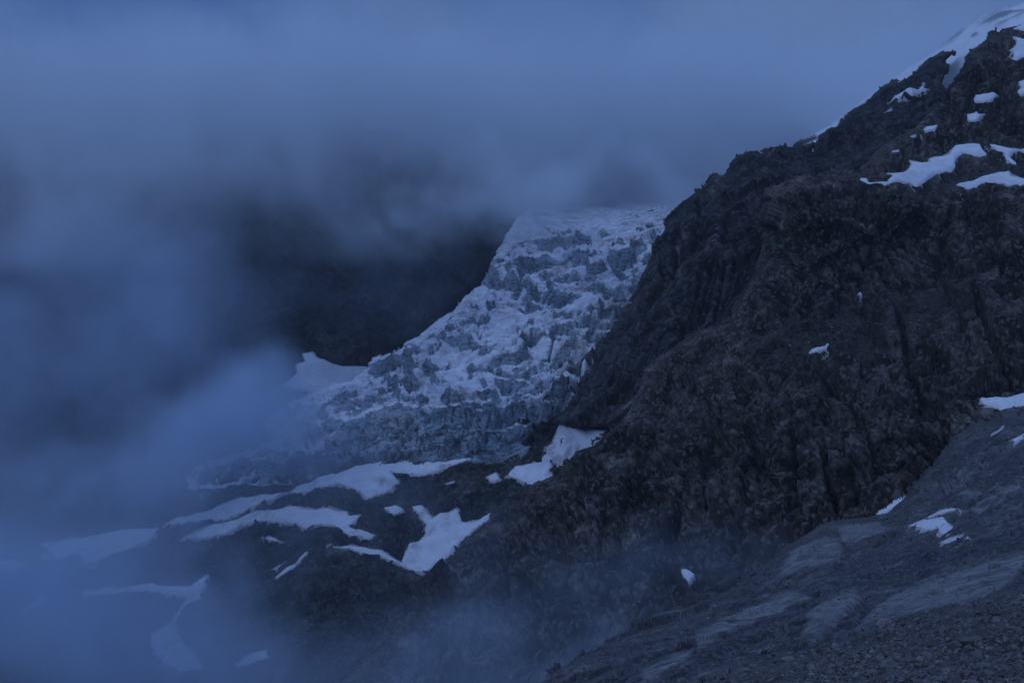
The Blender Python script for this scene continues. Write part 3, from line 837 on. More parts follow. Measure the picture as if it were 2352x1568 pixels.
def relief_glacier(L):
    P = L.base
    s = 0.66 * P[..., 0] - 0.75 * P[..., 1]
    c = P[..., 0] * GL_FLOW[1] - P[..., 1] * GL_FLOW[0]
    w1 = noise(P, 230, 3) * 1.7 + noise(P, 80, 4) * 0.8 + noise(P, 30, 3) * 0.22
    w2 = noise(P + 900, 110, 4) * 1.6 + noise(P + 400, 34, 4) * 0.75
    skew = 0.0018 * c

    def terrace(ph, sharp):
        f = ph - np.floor(ph)
        return np.where(f < sharp, f / sharp, (1 - f) / (1 - sharp)) - 0.5
    plateau = sstep(545, 500, L.py + 30 * noise(P, 120, 3))            # the calm snowy basin above the icefall
    front = sstep(880, 980, L.py + 0.12 * (1000 - L.px)) * sstep(700, 780, L.px)   # the steep bare ice front
    icy = (1 - plateau) * (1 - 0.75 * front)
    amp = 0.3 + 1.0 * sstep(-0.3, 0.3, noise(P + 77, 120, 3))
    amp2 = 0.25 + 1.3 * sstep(-0.2, 0.4, noise(P + 177, 90, 3))
    h = icy * (amp * 25 * terrace(s / 135 + w1 + skew, 0.74) + amp2 * 9 * terrace(s / 52 + w2, 0.70))
    h += icy * 6 * noise(P, 40, 4)
    jx, jy = 7 * noise(P, 22, 4), 7 * noise(P + 500, 22, 4)
    field = np.full(L.px.shape, -1e6)
    for poly in SNOWFIELDS:
        field = np.maximum(field, poly_sd(poly, L.px + jx, L.py + jy))
    field = sstep(-3, 4, field)
    cr = tex(P + 5 * np.stack([noise(P, 30, 3), noise(P + 50, 30, 3), noise(P + 90, 30, 3)], -1),
             [dict(kind='voronoi', feature='DISTANCE_TO_EDGE', scale=1 / 38.0, stretch=(0.7, 1.6, 1.0))])[0]['d']
    crev = sstep(0.09, 0.0, cr) * sstep(-0.1, 0.3, noise(P, 130, 3))
    h -= 13 * crev * (1 - plateau * 0.9) * (1 - front * 0.5)
    h -= grooves(L, [(c4((1480, 165), (1540, 225), (1650, 268), (1750, 278), (1830, 252), (1930, 217), (2010, 192), (2140, 172)), 7, 14), (c4((1700, 190), (1800, 205), (1900, 190)), 4, 6),
                     (c4((1640, 235), (1740, 250), (1800, 240)), 4, 6), (c4((1830, 110), (1980, 120), (2140, 150)), 5, 4)], 2)
    h *= 0.15 + 0.85 * sstep(0, 38, L.rim)
    D = up_rel(h)
    flute = 7 * noise(P, 34, 4, 0.6, (1, 1, 0.3)) + 4.0 * noise(P, 12, 4, 0.6, (1, 1, 0.22)) + 8 * noise(P, 90, 3)
    D = D + (flute * (0.2 + 0.8 * front) * (1 - plateau))[..., None] * L.N
    Pb = blur(P + D, 2)
    N = np.cross(np.gradient(Pb, axis=0), np.gradient(Pb, axis=1))
    N /= np.linalg.norm(N, axis=-1, keepdims=True) + 1e-9
    N *= np.sign(N[..., 2:3] + 1e-9)
    n = N[..., 2]
    steep = 1 - sstep(0.66, 0.92, n)
    broken = (0.08 + 0.92 * np.maximum(steep, 0.8 * sstep(0.1, 0.5, noise(P + 55, 80, 4)))) * (1 - 0.8 * plateau) * (0.3 + 0.7 * sstep(0, 30, L.rim))
    G = P @ frame((0.74, 0.58, 0.34)).T * np.array([0.42, 1, 1])
    rub = 11.0 * facets(G, 27, 2.0, 0.8) + 3.6 * facets(G * np.array([1.5, 1, 0.8]), 10, 2.0, 0.6) + 0.7 * facets(P, 4.8) + 0.8 * noise(P, 5, 4, 0.6) - 5 * cracks(P + 4 * np.stack([noise(P, 20, 3), noise(P + 9, 20, 3), noise(P + 99, 20, 3)], -1), 15, 0.06) - 7 * cracks(G, 24, 0.05)
    warp = 12 * np.stack([noise(P, 60, 3), noise(P + 33, 60, 3), noise(P + 66, 60, 3)], -1)
    long_cr = cracks((P + warp) @ frame((0.74, 0.58, 0.34)).T * np.array([0.3, 1, 0.8]), 34, 0.05) * sstep(-0.3, 0.2, noise(P + 15, 110, 3)) * (1 - 0.8 * plateau)
    D = D + ((rub * broken - 6.5 * long_cr) * (1 - 0.85 * field))[..., None] * L.N
    bands = noise(P @ frame((0.80, -0.25, 0.12)).T, 42, 5, 0.6, (0.3, 1, 1))
    snow = sstep(0.70, 0.93, n + 0.28 * bands - 0.24 * front)
    dust = noise(P + 40, 55, 5, 0.6)
    snow = snow * (1 - 0.55 * sstep(0.15, 0.6, dust) * (1 - plateau))
    snow = np.maximum(np.maximum(snow, plateau) * (1 - 0.9 * long_cr), 0.95 * field)
    snow *= 1 - 0.8 * sstep(0.2, 0.8, crev)
    L.attrs['snow'] = snow
    edge = sstep(60, 10, poly_sd([(1560, 560), (1500, 590), (1460, 690), (1400, 760), (1340, 850), (1290, 950), (1265, 1010), (1400, 1100), (1700, 900), (1700, 500)], L.px, L.py) * -1 + 25 * noise(P, 60, 4))
    base = sstep(1035, 1075, L.py + 22 * noise(P, 50, 4)) * sstep(600, 700, L.px)
    L.attrs['dirt'] = np.clip(np.maximum(edge * 0.85 * sstep(640, 720, L.py), base * 0.9), 0, 1) * sstep(0.1, 0.6, noise(P, 45, 5) + 0.5)
    return D


Layer('glacier',
      c4((75, 1235), (170, 1150), (330, 1050), (480, 1005), (560, 980), (620, 930), (625, 908), (645, 883), (750, 850), (800, 815), (900, 745), (1060, 640), (1120, 565), (1200, 510), (1240, 420), (1300, 300), (1380, 170), (1500, 90), (1800, 40), (2150, 20),
         (2400, 100), (2300, 300), (2200, 500), (2050, 800), (1900, 1000), (1700, 1180), (1620, 1230), (1590, 1290), (1520, 1370), (1430, 1420), (1300, 1435), (1150, 1430), (1000, 1455), (850, 1440), (730, 1490), (520, 1500), (410, 1530), (260, 1530), (200, 1545), (100, 1530), (-100, 1540), (-300, 1560), (-320, 1500), (-260, 1440), (-120, 1390), (60, 1350), (120, 1290)),
      [(470, 1080, 1240), (610, 980, 1330), (700, 895, 1400), (840, 840, 1450), (970, 758, 1520), (1070, 680, 1580), (1120, 610, 1650), (1180, 500, 1850), (1250, 450, 2150),
       (600, 1090, 1180), (750, 1090, 1165), (900, 1060, 1160), (1100, 1040, 1155), (1270, 985, 1170), (750, 1020, 1195), (900, 960, 1200), (1050, 950, 1200), (1200, 940, 1195),
       (750, 950, 1290), (900, 880, 1330), (1000, 860, 1300), (1150, 830, 1300), (1280, 860, 1270), (1100, 760, 1420), (1250, 730, 1430), (1380, 760, 1370), (1200, 660, 1550), (1350, 650, 1550), (1450, 680, 1480),
       (1250, 580, 1680), (1400, 580, 1680), (1500, 570, 1660), (1300, 530, 1750), (1420, 530, 1740), (1510, 520, 1720), (1300, 500, 1880), (1420, 490, 1900), (1520, 470, 1900), (1300, 455, 2250), (1500, 440, 2250)],
      1.75, relief_glacier, (420, 420, 1600, 1120), 14, 5, 6, 25)


def relief_valley(L):
    P = L.base
    W = P + 6 * np.stack([noise(P, 40, 3), noise(P + 300, 40, 3), noise(P + 700, 40, 3)], -1)
    hump = 16 * noise(P, 150, 3) + 8 * noise(P, 60, 3)
    h = hump + 8.0 * facets(W * np.array([0.6, 1, 1]), 38) + 4.2 * facets(W * np.array([0.6, 1, 1]), 15)
    h = h * (1 - 0.45 * L.calm)
    h += (1.5 * facets(W, 7.5, 2.1, 0.4) - 1.5 * cracks(W, 7.5, 0.09) + 0.3 * noise(P, 9, 5, 0.6)) * (1 - 0.8 * L.calm)
    return h


Layer('valley',
      [(-260, 1060), (200, 1090), (420, 1075), (560, 1040), (900, 1000), (1240, 960), (1330, 950), (1560, 1000), (1560, 1760), (-260, 1760)],
      [(1292, 966, 1090), (1345, 988, 1062), (1400, 990, 1025), (1215, 1000, 1165), (1100, 1045, 1150), (900, 1070, 1155), (1265, 1005, 1120), (1270, 1040, 1090), (900, 1040, 1190), (1100, 1015, 1190), (750, 1090, 1160), (620, 1095, 1180), (450, 1090, 1270), (200, 1110, 1480), (0, 1130, 1560), (-250, 1130, 1600),
       (1250, 1100, 1060), (1050, 1120, 1080), (850, 1130, 1090), (1000, 1200, 1010), (820, 1190, 1010), (650, 1180, 1090), (950, 1290, 960), (750, 1230, 990), (800, 1330, 930), (500, 1220, 1130), (300, 1260, 1200), (100, 1280, 1230), (-200, 1290, 1260),
       (700, 1400, 890), (450, 1340, 1000), (400, 1500, 880), (600, 1568, 800), (200, 1450, 960), (0, 1450, 1000), (0, 1568, 880), (-250, 1568, 900), (900, 1450, 840), (1100, 1568, 760), (1400, 1568, 720)],
      2.9, relief_valley, (-120, 940, 1480, 1660), 10, 10, 6, 30, patches_on('valley'))


def relief_wall(L):
    P = L.base
    W = P + 10 * np.stack([noise(P, 60, 3), noise(P + 300, 60, 3), noise(P + 700, 60, 3)], -1)
    return 30 * noise(P, 260, 4) + (1 - 0.85 * L.calm) * (14 * facets(W * np.array([1, 1, 0.5]), 70) + 7 * facets(W * np.array([1, 1, 0.6]), 28) + 4 * noise(P, 20, 5, 0.6))


Layer('mountain_wall',
      [(-260, 150), (600, 200), (1000, 330), (1150, 430), (1215, 520), (1300, 700), (1200, 900), (700, 1100), (300, 1200), (-260, 1250)],
      [(-250, 1200, 1680), (300, 1150, 1600), (620, 1020, 1560), (700, 890, 1640), (900, 800, 1760), (1050, 700, 1850), (1140, 600, 1930), (1200, 500, 2080), (800, 600, 1950), (500, 700, 1850), (0, 800, 1850), (800, 350, 2250), (300, 300, 2250), (-200, 300, 2250)],
      4.5, relief_wall, (-220, 160, 1300, 1230), 40, 60, 8, 40, patches_on('mountain_wall'))


def relief_snow(L):
    P = L.base
    fall = at(np.array(2340.), np.array(25.), np.array(1960.)) - at(np.array(2120.), np.array(200.), np.array(1760.))
    n = noise(P @ frame(fall).T, 34, 5, 0.55, (0.10, 1, 1))
    rk = poly_sd(c1((690, 1070), (740, 1000), (850, 965), (870, 980), (790, 1040)), L.px, L.py)
    hi = sstep(-12, 14, poly_sd(c1((1560, 480), (1750, 325), (2050, 105), (2352, 8), (2500, -50), (2500, 60), (2352, 110), (2180, 190), (2080, 185), (1980, 190), (1850, 300), (1740, 345)), L.px, L.py) + 8 * noise(P, 60, 3))
    hi = np.maximum(hi, sstep(-3, 4, poly_sd(c1((1970, 265), (2010, 240), (2055, 232), (2040, 258), (2000, 272)), L.px, L.py)) * 2)
    L.attrs['ice'] = np.clip(hi * sstep(-0.15, 0.12, n), 0, 1)
    L.attrs['rock'] = sstep(-3, 3, rk + 4 * noise(P, 30, 4))
    return 5 * n + 8 * noise(P, 140, 3)


Layer('snow_slope',
      c1((690, 1075), (740, 1000), (850, 955), (1000, 850), (1150, 740), (1400, 580), (1600, 445), (1750, 325), (1900, 200), (2050, 105), (2200, 50), (2352, 8), (2700, -120), (2700, 500), (2300, 620), (1800, 760), (1400, 900), (900, 1130)),
      [(1830, 330, 1780), (2000, 240, 1850), (2100, 150, 1880), (2200, 70, 1950), (2352, 5, 2000), (2200, 170, 1740), (2280, 60, 1800), (2352, 60, 1760), (1900, 350, 1700), (2250, 140, 1680), (2450, -30, 2000)],
      3.0, relief_snow, (1810, -40, 2460, 370), 30, 60, 3, 40)
print('LAYERS %.1f' % (time.time() - T0))

# ------------------------------------------------------------------ terrain materials and meshes
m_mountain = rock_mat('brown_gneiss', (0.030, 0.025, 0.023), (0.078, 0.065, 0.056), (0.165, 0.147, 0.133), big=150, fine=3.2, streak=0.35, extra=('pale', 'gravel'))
nt = m_mountain.node_tree
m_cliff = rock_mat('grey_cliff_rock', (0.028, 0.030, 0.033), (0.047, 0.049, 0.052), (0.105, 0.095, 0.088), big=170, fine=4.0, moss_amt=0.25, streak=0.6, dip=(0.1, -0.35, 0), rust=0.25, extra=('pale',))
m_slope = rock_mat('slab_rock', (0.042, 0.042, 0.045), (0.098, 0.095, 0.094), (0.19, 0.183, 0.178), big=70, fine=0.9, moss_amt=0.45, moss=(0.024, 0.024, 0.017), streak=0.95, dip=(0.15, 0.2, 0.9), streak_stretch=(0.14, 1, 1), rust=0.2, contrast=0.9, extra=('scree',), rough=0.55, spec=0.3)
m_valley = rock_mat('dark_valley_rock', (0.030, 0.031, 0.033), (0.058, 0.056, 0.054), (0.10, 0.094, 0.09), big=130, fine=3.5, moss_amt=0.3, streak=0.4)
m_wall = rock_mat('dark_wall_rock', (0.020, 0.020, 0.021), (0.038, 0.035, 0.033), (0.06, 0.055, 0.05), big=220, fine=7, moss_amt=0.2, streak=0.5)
m_ice = ice_mat()
m_snow = snow_mat('old_snow')
m_snow_dirty = snow_mat('dirty_snow', amount=0.7, wave=30)


def slope_snow_mat():
    k = Nodes('snow_slope')
    c = k.mix(k.noise(20, 5, 0.6), (0.62, 0.64, 0.68), (0.78, 0.79, 0.82))
    c = k.mix(k.attr('ice'), c, k.mix(k.noise(14, 6, 0.65), (0.10, 0.13, 0.15), (0.26, 0.30, 0.33)))
    c = k.mix(k.attr('rock'), c, (0.04, 0.04, 0.042))
    return k.finish(c, 0.7, k.noise(8, 5, 0.6), 1.0, 0.6)


m_snow_slope = slope_snow_mat()

for name, mat, label in [
        ('mountain', m_mountain, None), ('cliff', m_cliff, None), ('slope', m_slope, None), ('valley', m_valley, None),
        ('mountain_wall', m_wall, None), ('snow_slope', m_snow_slope, None)]:
    tag(LAYERS[name].build(mat), kind='structure')
glacier = tag(LAYERS['glacier'].build(m_ice), 'crevassed blue grey glacier icefall between the dark cliff and the fog', 'glacier')


# ------------------------------------------------------------------ snow patches, lying in the hollows of the rock
def snow_patch(layer, poly, label):
    L = LAYERS[layer]
    p = np.array(poly)
    pad = 14
    r0 = max(int((p[:, 1].min() - pad - L.py[0, 0]) / L.step), 0)
    r1 = min(int((p[:, 1].max() + pad - L.py[0, 0]) / L.step) + 2, L.px.shape[0])
    q0 = max(int((p[:, 0].min() - pad - L.px[0, 0]) / L.step), 0)
    q1 = min(int((p[:, 0].max() + pad - L.px[0, 0]) / L.step) + 2, L.px.shape[1])
    e = 12
    R0, R1, Q0, Q1 = max(r0 - e, 0), min(r1 + e, L.px.shape[0]), max(q0 - e, 0), min(q1 + e, L.px.shape[1])
    S = blur(L.P[R0:R1, Q0:Q1], 2)[r0 - R0:r1 - R0, q0 - Q0:q1 - Q0]
    px, py = L.px[r0:r1, q0:q1], L.py[r0:r1, q0:q1]
    B = L.base[r0:r1, q0:q1]
    unit = L.Y[r0:r1, q0:q1] / FPX
    wave = max(float(unit.mean()) * 14, 0.5)
    sd = poly_sd(poly, px, py) + 2.4 * noise(B, wave, 5, 0.65)
    lift = unit * np.clip(sd * 0.6 + 1.0, -5, 5.0)
    up = np.array([0, -0.45, 0.9])
    small = np.ptp(p[:, 0]) < 75
    proud = np.clip(((L.P[r0:r1, q0:q1] - S) * up).sum(-1), 0, None)
    V = S + (lift + (sstep(-3, 1, sd) if small else sstep(-1, 4, sd)) * proud * (1.0 if small else 0.6))[..., None] * up
    mask = (sd > -7) & L.mask[r0:r1, q0:q1]
    rim = sstep(5.5, 0.0, sd)
    F = grid_faces(mask)
    if not len(F):
        print('EMPTY PATCH', label)
        return
    V, F, at_ = compact(V.reshape(-1, 3), F, {'rim': rim})
    V, F, at_ = add_back(V, F, at_, ((float(unit.mean()) * 3, float(unit.mean()) * 4),))
    dirty = layer == 'valley'
    o = make_mesh('snow_patch', V, F, m_snow_dirty if dirty else m_snow, True, at_)
    tag(o, label, 'snow patch', 'snow patches lying on the rock')


for layer, poly, label in PATCHES:
    snow_patch(layer, poly, label)
print('SNOW %.1f' % (time.time() - T0))


# ------------------------------------------------------------------ blocks of ice standing on the lip of the icefall
def crag(seed, n=16, squash=(1, 1, 1)):
    """A broken block: the hull of a few points, as raw vertices and triangles."""
    r = np.random.default_rng(seed)
    pts = r.normal(size=(n, 3))
    pts /= np.linalg.norm(pts, axis=1, keepdims=True) ** 0.8
    pts = np.sign(pts) * np.abs(pts) ** 0.8 * np.array(squash)
    b = bmesh.new()
    for p in pts:
        b.verts.new(p)
    hull = bmesh.ops.convex_hull(b, input=b.verts)
    bmesh.ops.delete(b, geom=list({v for v in hull['geom_interior'] if isinstance(v, bmesh.types.BMVert)}), context='VERTS')
    bmesh.ops.triangulate(b, faces=b.faces)
    b.verts.index_update()
    V = np.array([v.co for v in b.verts])
    F = np.array([[v.index for v in f.verts] for f in b.faces])
    b.free()
    return V, F


GL = LAYERS['glacier']


def on_layer(L, px, py):
    j = int(round((px - L.px[0, 0]) / L.step))
    i = int(round((py - L.py[0, 0]) / L.step))
    i = min(max(i, 0), L.px.shape[0] - 1)
    j = min(max(j, 0), L.px.shape[1] - 1)
    return L.P[i, j], L.N[i, j]


for i, (x, y, w, hgt) in enumerate([(1850, 248, 60, 34), (1905, 232, 56, 42), (1960, 215, 50, 46), (2010, 225, 44, 40), (2060, 205, 44, 36), (2105, 215, 40, 34), (1300, 395, 40, 30), (1430, 480, 60, 40), (1760, 410, 34, 30), (1680, 500, 40, 30)]):
    (qx, qy), = c4((x, y))
    p, _ = on_layer(GL, qx, qy)
    k = p[1] / FPX * 0.45
    V, F = crag(200 + i, 18, (1.0, 1.0, 0.8))
    V = V * np.array([w * 0.5, w * 0.5, hgt * 0.5]) * k
    ang = random.uniform(-0.5, 0.5)
    R = np.array([[math.cos(ang), -math.sin(ang), 0], [math.sin(ang), math.cos(ang), 0], [0.15, 0.1, 1]])
    o = make_mesh('ice_block', V @ R.T + p + np.array([0, 0, hgt * 0.12 * k]), F, m_ice, False, {'snow': np.where(V[:, 2] > 0.25 * hgt * k * 0.5, 0.7, 0.0), 'dirt': np.zeros(len(V))})
    o.parent = glacier

# ------------------------------------------------------------------ loose rock
def stone_mat():
    k = Nodes('loose_stone')
    c = k.mix(k.attr('tone'), (0.035, 0.032, 0.032), (0.235, 0.222, 0.215))
    c = k.mix(k.math('MULTIPLY', k.attr('warm'), 0.7), c, (0.12, 0.075, 0.05))
    c = k.mix(1.0, c, k.rng(k.noise(0.5, 7, 0.7), 0.25, 0.75, 0.55, 1.45, False), 'MULTIPLY')
    return k.finish(c, 0.9, k.noise(0.35, 7, 0.7), 0.12, 0.8)


m_stone = stone_mat()
KINDS = [crag(40 + i, 13 + i % 5, (1.0, 0.55 + 0.4 * ((i * 7) % 5) / 4, 0.45 + 0.3 * ((i * 3) % 4) / 3)) for i in range(14)]


def turn(r):
    a, b, c = r.uniform(0, 6.28), r.normal(0, 0.35), r.normal(0, 0.35)
    A = np.array([[math.cos(a), -math.sin(a), 0], [math.sin(a), math.cos(a), 0], [0, 0, 1]])
    B = np.array([[1, 0, 0], [0, math.cos(b), -math.sin(b)], [0, math.sin(b), math.cos(b)]])
    C = np.array([[math.cos(c), 0, math.sin(c)], [0, 1, 0], [-math.sin(c), 0, math.cos(c)]])
    return A @ B @ C


def scatter(layer, weight, count, size_px, seed):
    """Positions on a terrain, sizes in metres from their size in picture points."""
    L = LAYERS[layer]
    r = np.random.default_rng(seed)
    w = (weight * L.mask).ravel()
    idx = r.choice(w.size, count, replace=True, p=w / w.sum())
    P = L.P.reshape(-1, 3)[idx] + r.normal(0, 0.15, (count, 3)) * (L.Y.ravel()[idx] / FPX)[:, None]
    lo, hi, power = size_px
    s_px = lo * (hi / lo) ** (r.random(count) ** power)
    size = s_px * L.Y.ravel()[idx] / FPX * 0.5
    return P, size, s_px, r


def joined(name, P, size, r, warm=0.08, sink=0.2):
    VV, FF, T, Wm, off = [], [], [], [], 0
    for p, s_ in zip(P, size):
        V, F = KINDS[r.integers(len(KINDS))]
        V = (V * s_) @ turn(r).T + p
        V[:, 2] += s_ * (0.25 - sink)
        VV.append(V)
        FF.append(F + off)
        off += len(V)
        T.append(np.full(len(V), np.clip(r.normal(0.42, 0.26), 0, 1)))
        Wm.append(np.full(len(V), float(r.random() < warm)))
    return make_mesh(name, np.concatenate(VV), np.concatenate(FF), m_stone, False,
                     {'tone': np.concatenate(T), 'warm': np.concatenate(Wm)})


SL = LAYERS['slope']
inside = (SL.px > 1180) & (SL.px < 2380) & (SL.py < 1590)
w_scree = SL.attrs['scree'] * inside * (0.35 + 0.65 * sstep(-0.1, 0.3, noise(SL.base, 14, 4)))
w_slab = (1 - SL.attrs['scree']) * (0.12 + SL.attrs['debris']) * inside
P, size, spx, r = scatter('slope', w_scree, 9500, (3.0, 15, 2.2), 5)
tag(joined('scree', P, size, r), 'small broken stones covering the near scree slope', kind='stuff')
P, size, spx, r = scatter('slope', w_slab, 3200, (2.2, 10, 2.5), 6)
tag(joined('rubble', P, size, r), 'scattered stones lying on the slabs', kind='stuff')
MT = LAYERS['mountain']
P, size, spx, r = scatter('mountain', MT.attrs['gravel'] + 0.004, 2600, (2.0, 8, 2.5), 8)
tag(joined('rubble', P, size, r, 0.02), 'broken stones on the ledges of the mountain', kind='stuff')

VL = LAYERS['valley']
P, size, spx, r = scatter('valley', ((VL.px > 0) & (VL.py < 1560)) * (0.15 + sstep(0.0, 0.4, noise(VL.base, 90, 4))), 2600, (2.0, 8, 2.5), 12)
tag(joined('rubble', P, size, r, 0.02), 'blocks strewn over the slabs and snow below the glacier', kind='stuff')

# the larger boulders, each a thing
P, size, spx, r = scatter('slope', w_scree, 260, (13, 34, 2.0), 9)
for p, s_ in zip(P, size):
    V, F = KINDS[r.integers(len(KINDS))]
    V = (V * s_) @ turn(r).T
    o = make_mesh('boulder', V, F, m_stone, False, {'tone': np.full(len(V), np.clip(r.normal(0.5, 0.2), 0, 1)), 'warm': np.full(len(V), 0.25 * float(r.random() < 0.2))})
    o.location = p + np.array([0, 0, s_ * 0.12])
    tn = o.data.attributes['tone'].data[0].value
    wm = o.data.attributes['warm'].data[0].value
    bx, by = project(p)
    look = 'rusty brown' if wm > 0 else ('pale grey' if tn > 0.62 else ('dark grey' if tn < 0.36 else 'mid grey'))
    form = 'long' if np.ptp(V[:, 0]) > 1.5 * np.ptp(V[:, 1]) else ('flat' if np.ptp(V[:, 2]) < 0.6 * np.ptp(V[:, 0]) else 'chunky')
    if bx > 2080:
        where = 'in the dark mossy scree towards the right edge' if by > 1440 else 'in the scree below the slabs at the right edge'
    elif by > 1515:
        where = 'in the scree along the bottom edge' if bx > 1800 else 'at the lower left tip of the scree'
    else:
        where = 'in the middle of the scree fan' if by > 1478 else 'along the upper rim of the scree beside the slabs'
    tag(o, '%s %s boulder %s' % (look, form, where), 'boulder', 'boulders lying in the scree of the near slope')


def special(px, py, wpx, tone, warm, seed, squash, label):
    p, _ = on_layer(SL, px, py)
    k = p[1] / FPX * 0.5 * wpx
    V, F = crag(seed, 26, squash)
    V = V * k
    o = make_mesh('boulder', V, F, m_stone, False, {'tone': np.full(len(V), tone), 'warm': np.full(len(V), warm)})
    o.location = p + np.array([0, 0, k * squash[2] * 0.35])
    tag(o, label, 'boulder')


for (x, y), w, tone, warm, sq, lb in [
        (c2((945, 1285))[0], 33, 0.85, 0, (1, 0.9, 0.75), 'big rounded pale boulder at the edge of slab and scree'),
        (c2((965, 1500))[0], 46, 0.6, 0.1, (1.1, 0.9, 0.6), 'broad lumpy boulder low in the scree, near the bottom edge'),
        (c2((1385, 1375))[0], 46, 0.45, 0.1, (1.3, 0.7, 0.6), 'long dark leaning slab boulder in the mossy scree'),
        (c2((240, 1475))[0], 17, 0.5, 1.0, (1, 0.8, 0.6), 'small orange brown rock among grey scree'),
        (c2((318, 1420))[0], 13, 1.0, 0, (1, 0.8, 0.7), 'small white block on the scree beside a black rock'),
        (c2((350, 1428))[0], 22, 0.0, 0, (1.3, 0.7, 0.4), 'flat black rock beside a small white block'),
        (c2((1590, 1415))[0], 32, 0.5, 0, (1, 0.9, 0.7), 'grey wedge boulder near the right edge of the dark mossy scree'),
        (c2((1440, 1500))[0], 34, 0.5, 0, (1.2, 0.8, 0.6), 'tilted flat boulder low in the dark mossy scree'),
        (c2((460, 1448))[0], 30, 0.75, 0, (1.3, 0.8, 0.45), 'flat pale boulder right of the small orange brown rock'),
        (c2((1000, 1270))[0], 20, 0.55, 0.1, (1, 0.8, 0.6), 'blocky boulder just behind the big rounded pale one')]:
    special(x, y, w, tone, warm, int(x), sq, lb)
print('STONES %.1f' % (time.time() - T0))

# ------------------------------------------------------------------ mist and cloud
def fog(name, lo, hi, voxel, blobs, decks, wave, dens, color, label=None, warp=0.5):
    """A bank of mist: soft ellipsoids and layers broken up by turbulence, as a density grid."""
    ng = bpy.data.node_groups.new(name, 'GeometryNodeTree')
    ng.interface.new_socket('Geometry', in_out='INPUT', socket_type='NodeSocketGeometry')
    ng.interface.new_socket('Geometry', in_out='OUTPUT', socket_type='NodeSocketGeometry')
    go = ng.nodes.new('NodeGroupOutput')
    L = ng.links.new

    def nd(kind, ins=None, **kw):
        n = ng.nodes.new(kind)
        for k, v in kw.items():
            setattr(n, k, v)
        for k, v in (ins or {}).items():
            if hasattr(v, 'is_output'):
                L(v, n.inputs[k])
            else:
                n.inputs[k].default_value = v
        return n

    def math_(op, a, b=0.0):
        return nd('ShaderNodeMath', {0: a, 1: b}, operation=op).outputs[0]

    def rng_(v, a, b, lo_=0.0, hi_=1.0):
        return nd('ShaderNodeMapRange', {'Value': v, 'From Min': a, 'From Max': b, 'To Min': lo_, 'To Max': hi_},
                  interpolation_type='SMOOTHSTEP').outputs[0]
    pos = nd('GeometryNodeInputPosition').outputs[0]
    wn_ = nd('ShaderNodeTexNoise', {'Vector': pos, 'Scale': 0.8 / wave, 'Detail': 4.5, 'Roughness': 0.55})
    off = nd('ShaderNodeVectorMath', {0: wn_.outputs[1], 1: (0.5, 0.5, 0.5)}, operation='SUBTRACT').outputs[0]
    off = nd('ShaderNodeVectorMath', {0: off, 'Scale': wave * warp * 3.6}, operation='SCALE').outputs[0]
    wpos = nd('ShaderNodeVectorMath', {0: pos, 1: off}, operation='ADD').outputs[0]
    total = None
    for px, py, Y, rx, ry, rY, st in blobs:
        c = at(np.array(float(px)), np.array(float(py)), np.array(float(Y)))
        k = Y / FPX
        d = nd('ShaderNodeVectorMath', {0: wpos, 1: tuple(c)}, operation='SUBTRACT').outputs[0]
        d = nd('ShaderNodeVectorMath', {0: d, 1: (1 / (rx * k), 1 / rY, 1 / (ry * k))}, operation='MULTIPLY').outputs[0]
        d = nd('ShaderNodeVectorMath', {0: d}, operation='LENGTH').outputs[1]
        v = rng_(d, 1.0, 0.15, 0.0, st)
        total = v if total is None else math_('ADD', total, v)
    xyz = nd('ShaderNodeSeparateXYZ', {0: wpos})
    for (y0, y1, z0, z1, z2, z3, st) in decks:
        v = math_('MULTIPLY', rng_(xyz.outputs[1], y0, y1), rng_(xyz.outputs[2], z0, z1, 0.0, st))
        v = math_('MULTIPLY', v, rng_(xyz.outputs[2], z3, z2))
        total = v if total is None else math_('ADD', total, v)
    nz = nd('ShaderNodeTexNoise', {'Vector': wpos, 'Scale': 1.0 / wave, 'Detail': 6.0, 'Roughness': 0.72}).outputs[0]
    total = math_('MULTIPLY', total, rng_(nz, 0.36, 0.64, 0.06, 1.7))
    p = nd('ShaderNodeSeparateXYZ', {0: pos})
    for i in range(3):
        m_ = 45.0
        total = math_('MULTIPLY', total, rng_(p.outputs[i], lo[i], lo[i] + m_))
        total = math_('MULTIPLY', total, rng_(p.outputs[i], hi[i], hi[i] - m_))
    vc = nd('GeometryNodeVolumeCube', {'Density': total, 'Min': lo, 'Max': hi})
    for i, ax in enumerate('XYZ'):
        vc.inputs['Resolution ' + ax].default_value = int((hi[i] - lo[i]) / voxel)
    mat = bpy.data.materials.new(name)
    mat.use_nodes = True
    t = mat.node_tree
    t.nodes.clear()
    pv = t.nodes.new('ShaderNodeVolumePrincipled')
    pv.inputs['Color'].default_value = color + (1,)
    pv.inputs['Density'].default_value = dens
    pv.inputs['Anisotropy'].default_value = 0.0
    out = t.nodes.new('ShaderNodeOutputMaterial')
    t.links.new(pv.outputs[0], out.inputs['Volume'])
    sm = nd('GeometryNodeSetMaterial', {'Geometry': vc.outputs[0], 'Material': mat})
    L(sm.outputs[0], go.inputs[0])
    me = bpy.data.meshes.new(name)
    me.materials.append(mat)
    o = bpy.data.objects.new(name, me)
    COL.objects.link(o)
    o.modifiers.new('mist', 'NODES').node_group = ng
    tag(o, label, kind='stuff')
    return o


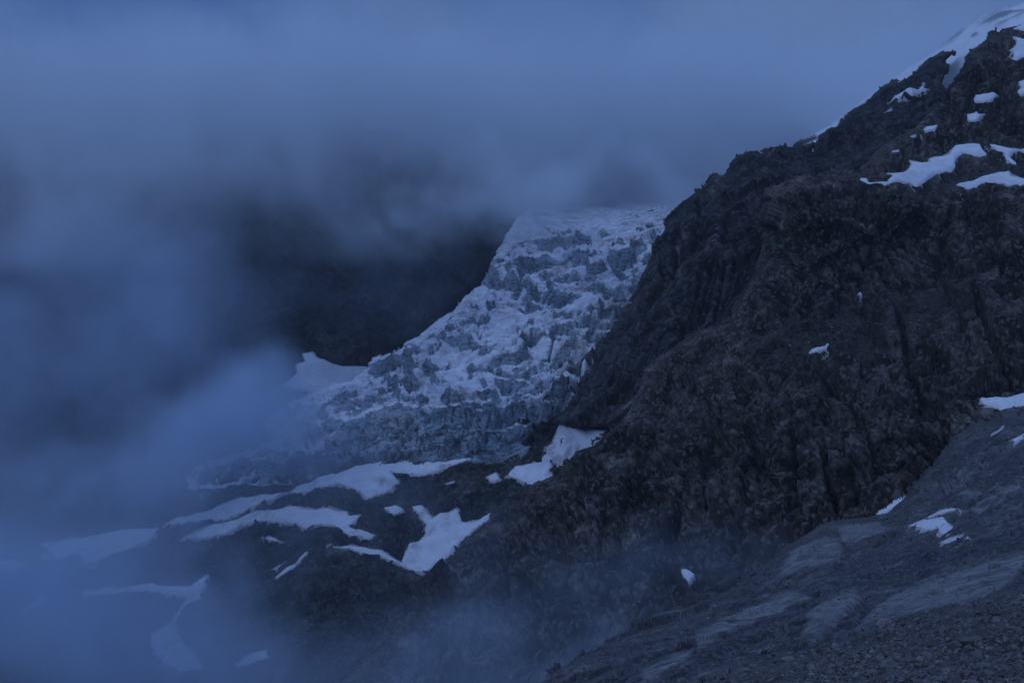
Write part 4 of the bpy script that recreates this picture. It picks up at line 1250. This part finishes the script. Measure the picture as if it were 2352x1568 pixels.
fog('cloud', (-1500, 1250, -60), (1500, 2800, 700), 13,
    [(80, 440, 1500, 650, 420, 300, 0.7), (780, 440, 1700, 420, 190, 260, 0.7), (1140, 455, 1690, 330, 150, 200, 1.5), (1165, 520, 1710, 150, 110, 110, 0.9), (1380, 462, 1960, 450, 55, 160, 1.3), (1400, 440, 2020, 420, 85, 200, 2.6), (500, 250, 1800, 700, 250, 300, 1.0)],
    [(1650, 1950, 70, 240, 300, 520, 0.5), (1930, 2200, 30, 130, 260, 480, 1.0)], 200, 0.0065, (0.90, 0.955, 0.998), 'low cloud hiding the head of the glacier', warp=0.7)
fog('mist', (-1250, 640, -600), (330, 1720, 330), 12.5,
    [(120, 800, 1350, 640, 420, 420, 0.52), (410, 1035, 1085, 450, 190, 180, 2.3), (300, 700, 1300, 330, 300, 200, 0.4),
     (150, 1390, 850, 950, 420, 170, 1.15), (520, 1500, 790, 620, 280, 110, 0.9), (0, 1150, 1200, 460, 260, 250, 0.7), (640, 1240, 960, 520, 170, 110, 0.5), (880, 680, 1560, 420, 260, 100, 0.2)],
    [], 190, 0.0065, (0.66, 0.785, 0.935), 'drifting mist filling the valley below the glacier', warp=0.7)
fog('gorge_mist', (-330, 170, -360), (330, 850, -20), 6,
    [(1120, 1560, 400, 420, 190, 130, 0.55), (1050, 1500, 480, 300, 160, 110, 0.35), (1350, 1440, 420, 330, 130, 110, 0.45), (1600, 1340, 460, 330, 110, 90, 0.22), (800, 1590, 500, 350, 150, 90, 0.25),
     (1050, 1300, 620, 220, 140, 60, 0.25)],
    [], 70, 0.011, (0.66, 0.785, 0.935), 'thin mist rising from the gorge in front of the mountain')

hz = bpy.data.materials.new('haze')
hz.use_nodes = True
ht = hz.node_tree
ht.nodes.clear()
hv = ht.nodes.new('ShaderNodeVolumePrincipled')
hv.inputs['Color'].default_value = (0.85, 0.93, 1.0, 1)
hv.inputs['Density'].default_value = 0.000034
ho = ht.nodes.new('ShaderNodeOutputMaterial')
ht.links.new(hv.outputs[0], ho.inputs['Volume'])
bm = bmesh.new()
bmesh.ops.create_cube(bm, size=1.0)
hm = bpy.data.meshes.new('haze')
bm.to_mesh(hm)
bm.free()
hm.materials.append(hz)
haze = bpy.data.objects.new('haze', hm)
COL.objects.link(haze)
haze.scale = (3600, 3700, 1800)
haze.location = (0, 1550, 0)
tag(haze, kind='stuff')
print('FOG %.1f' % (time.time() - T0))
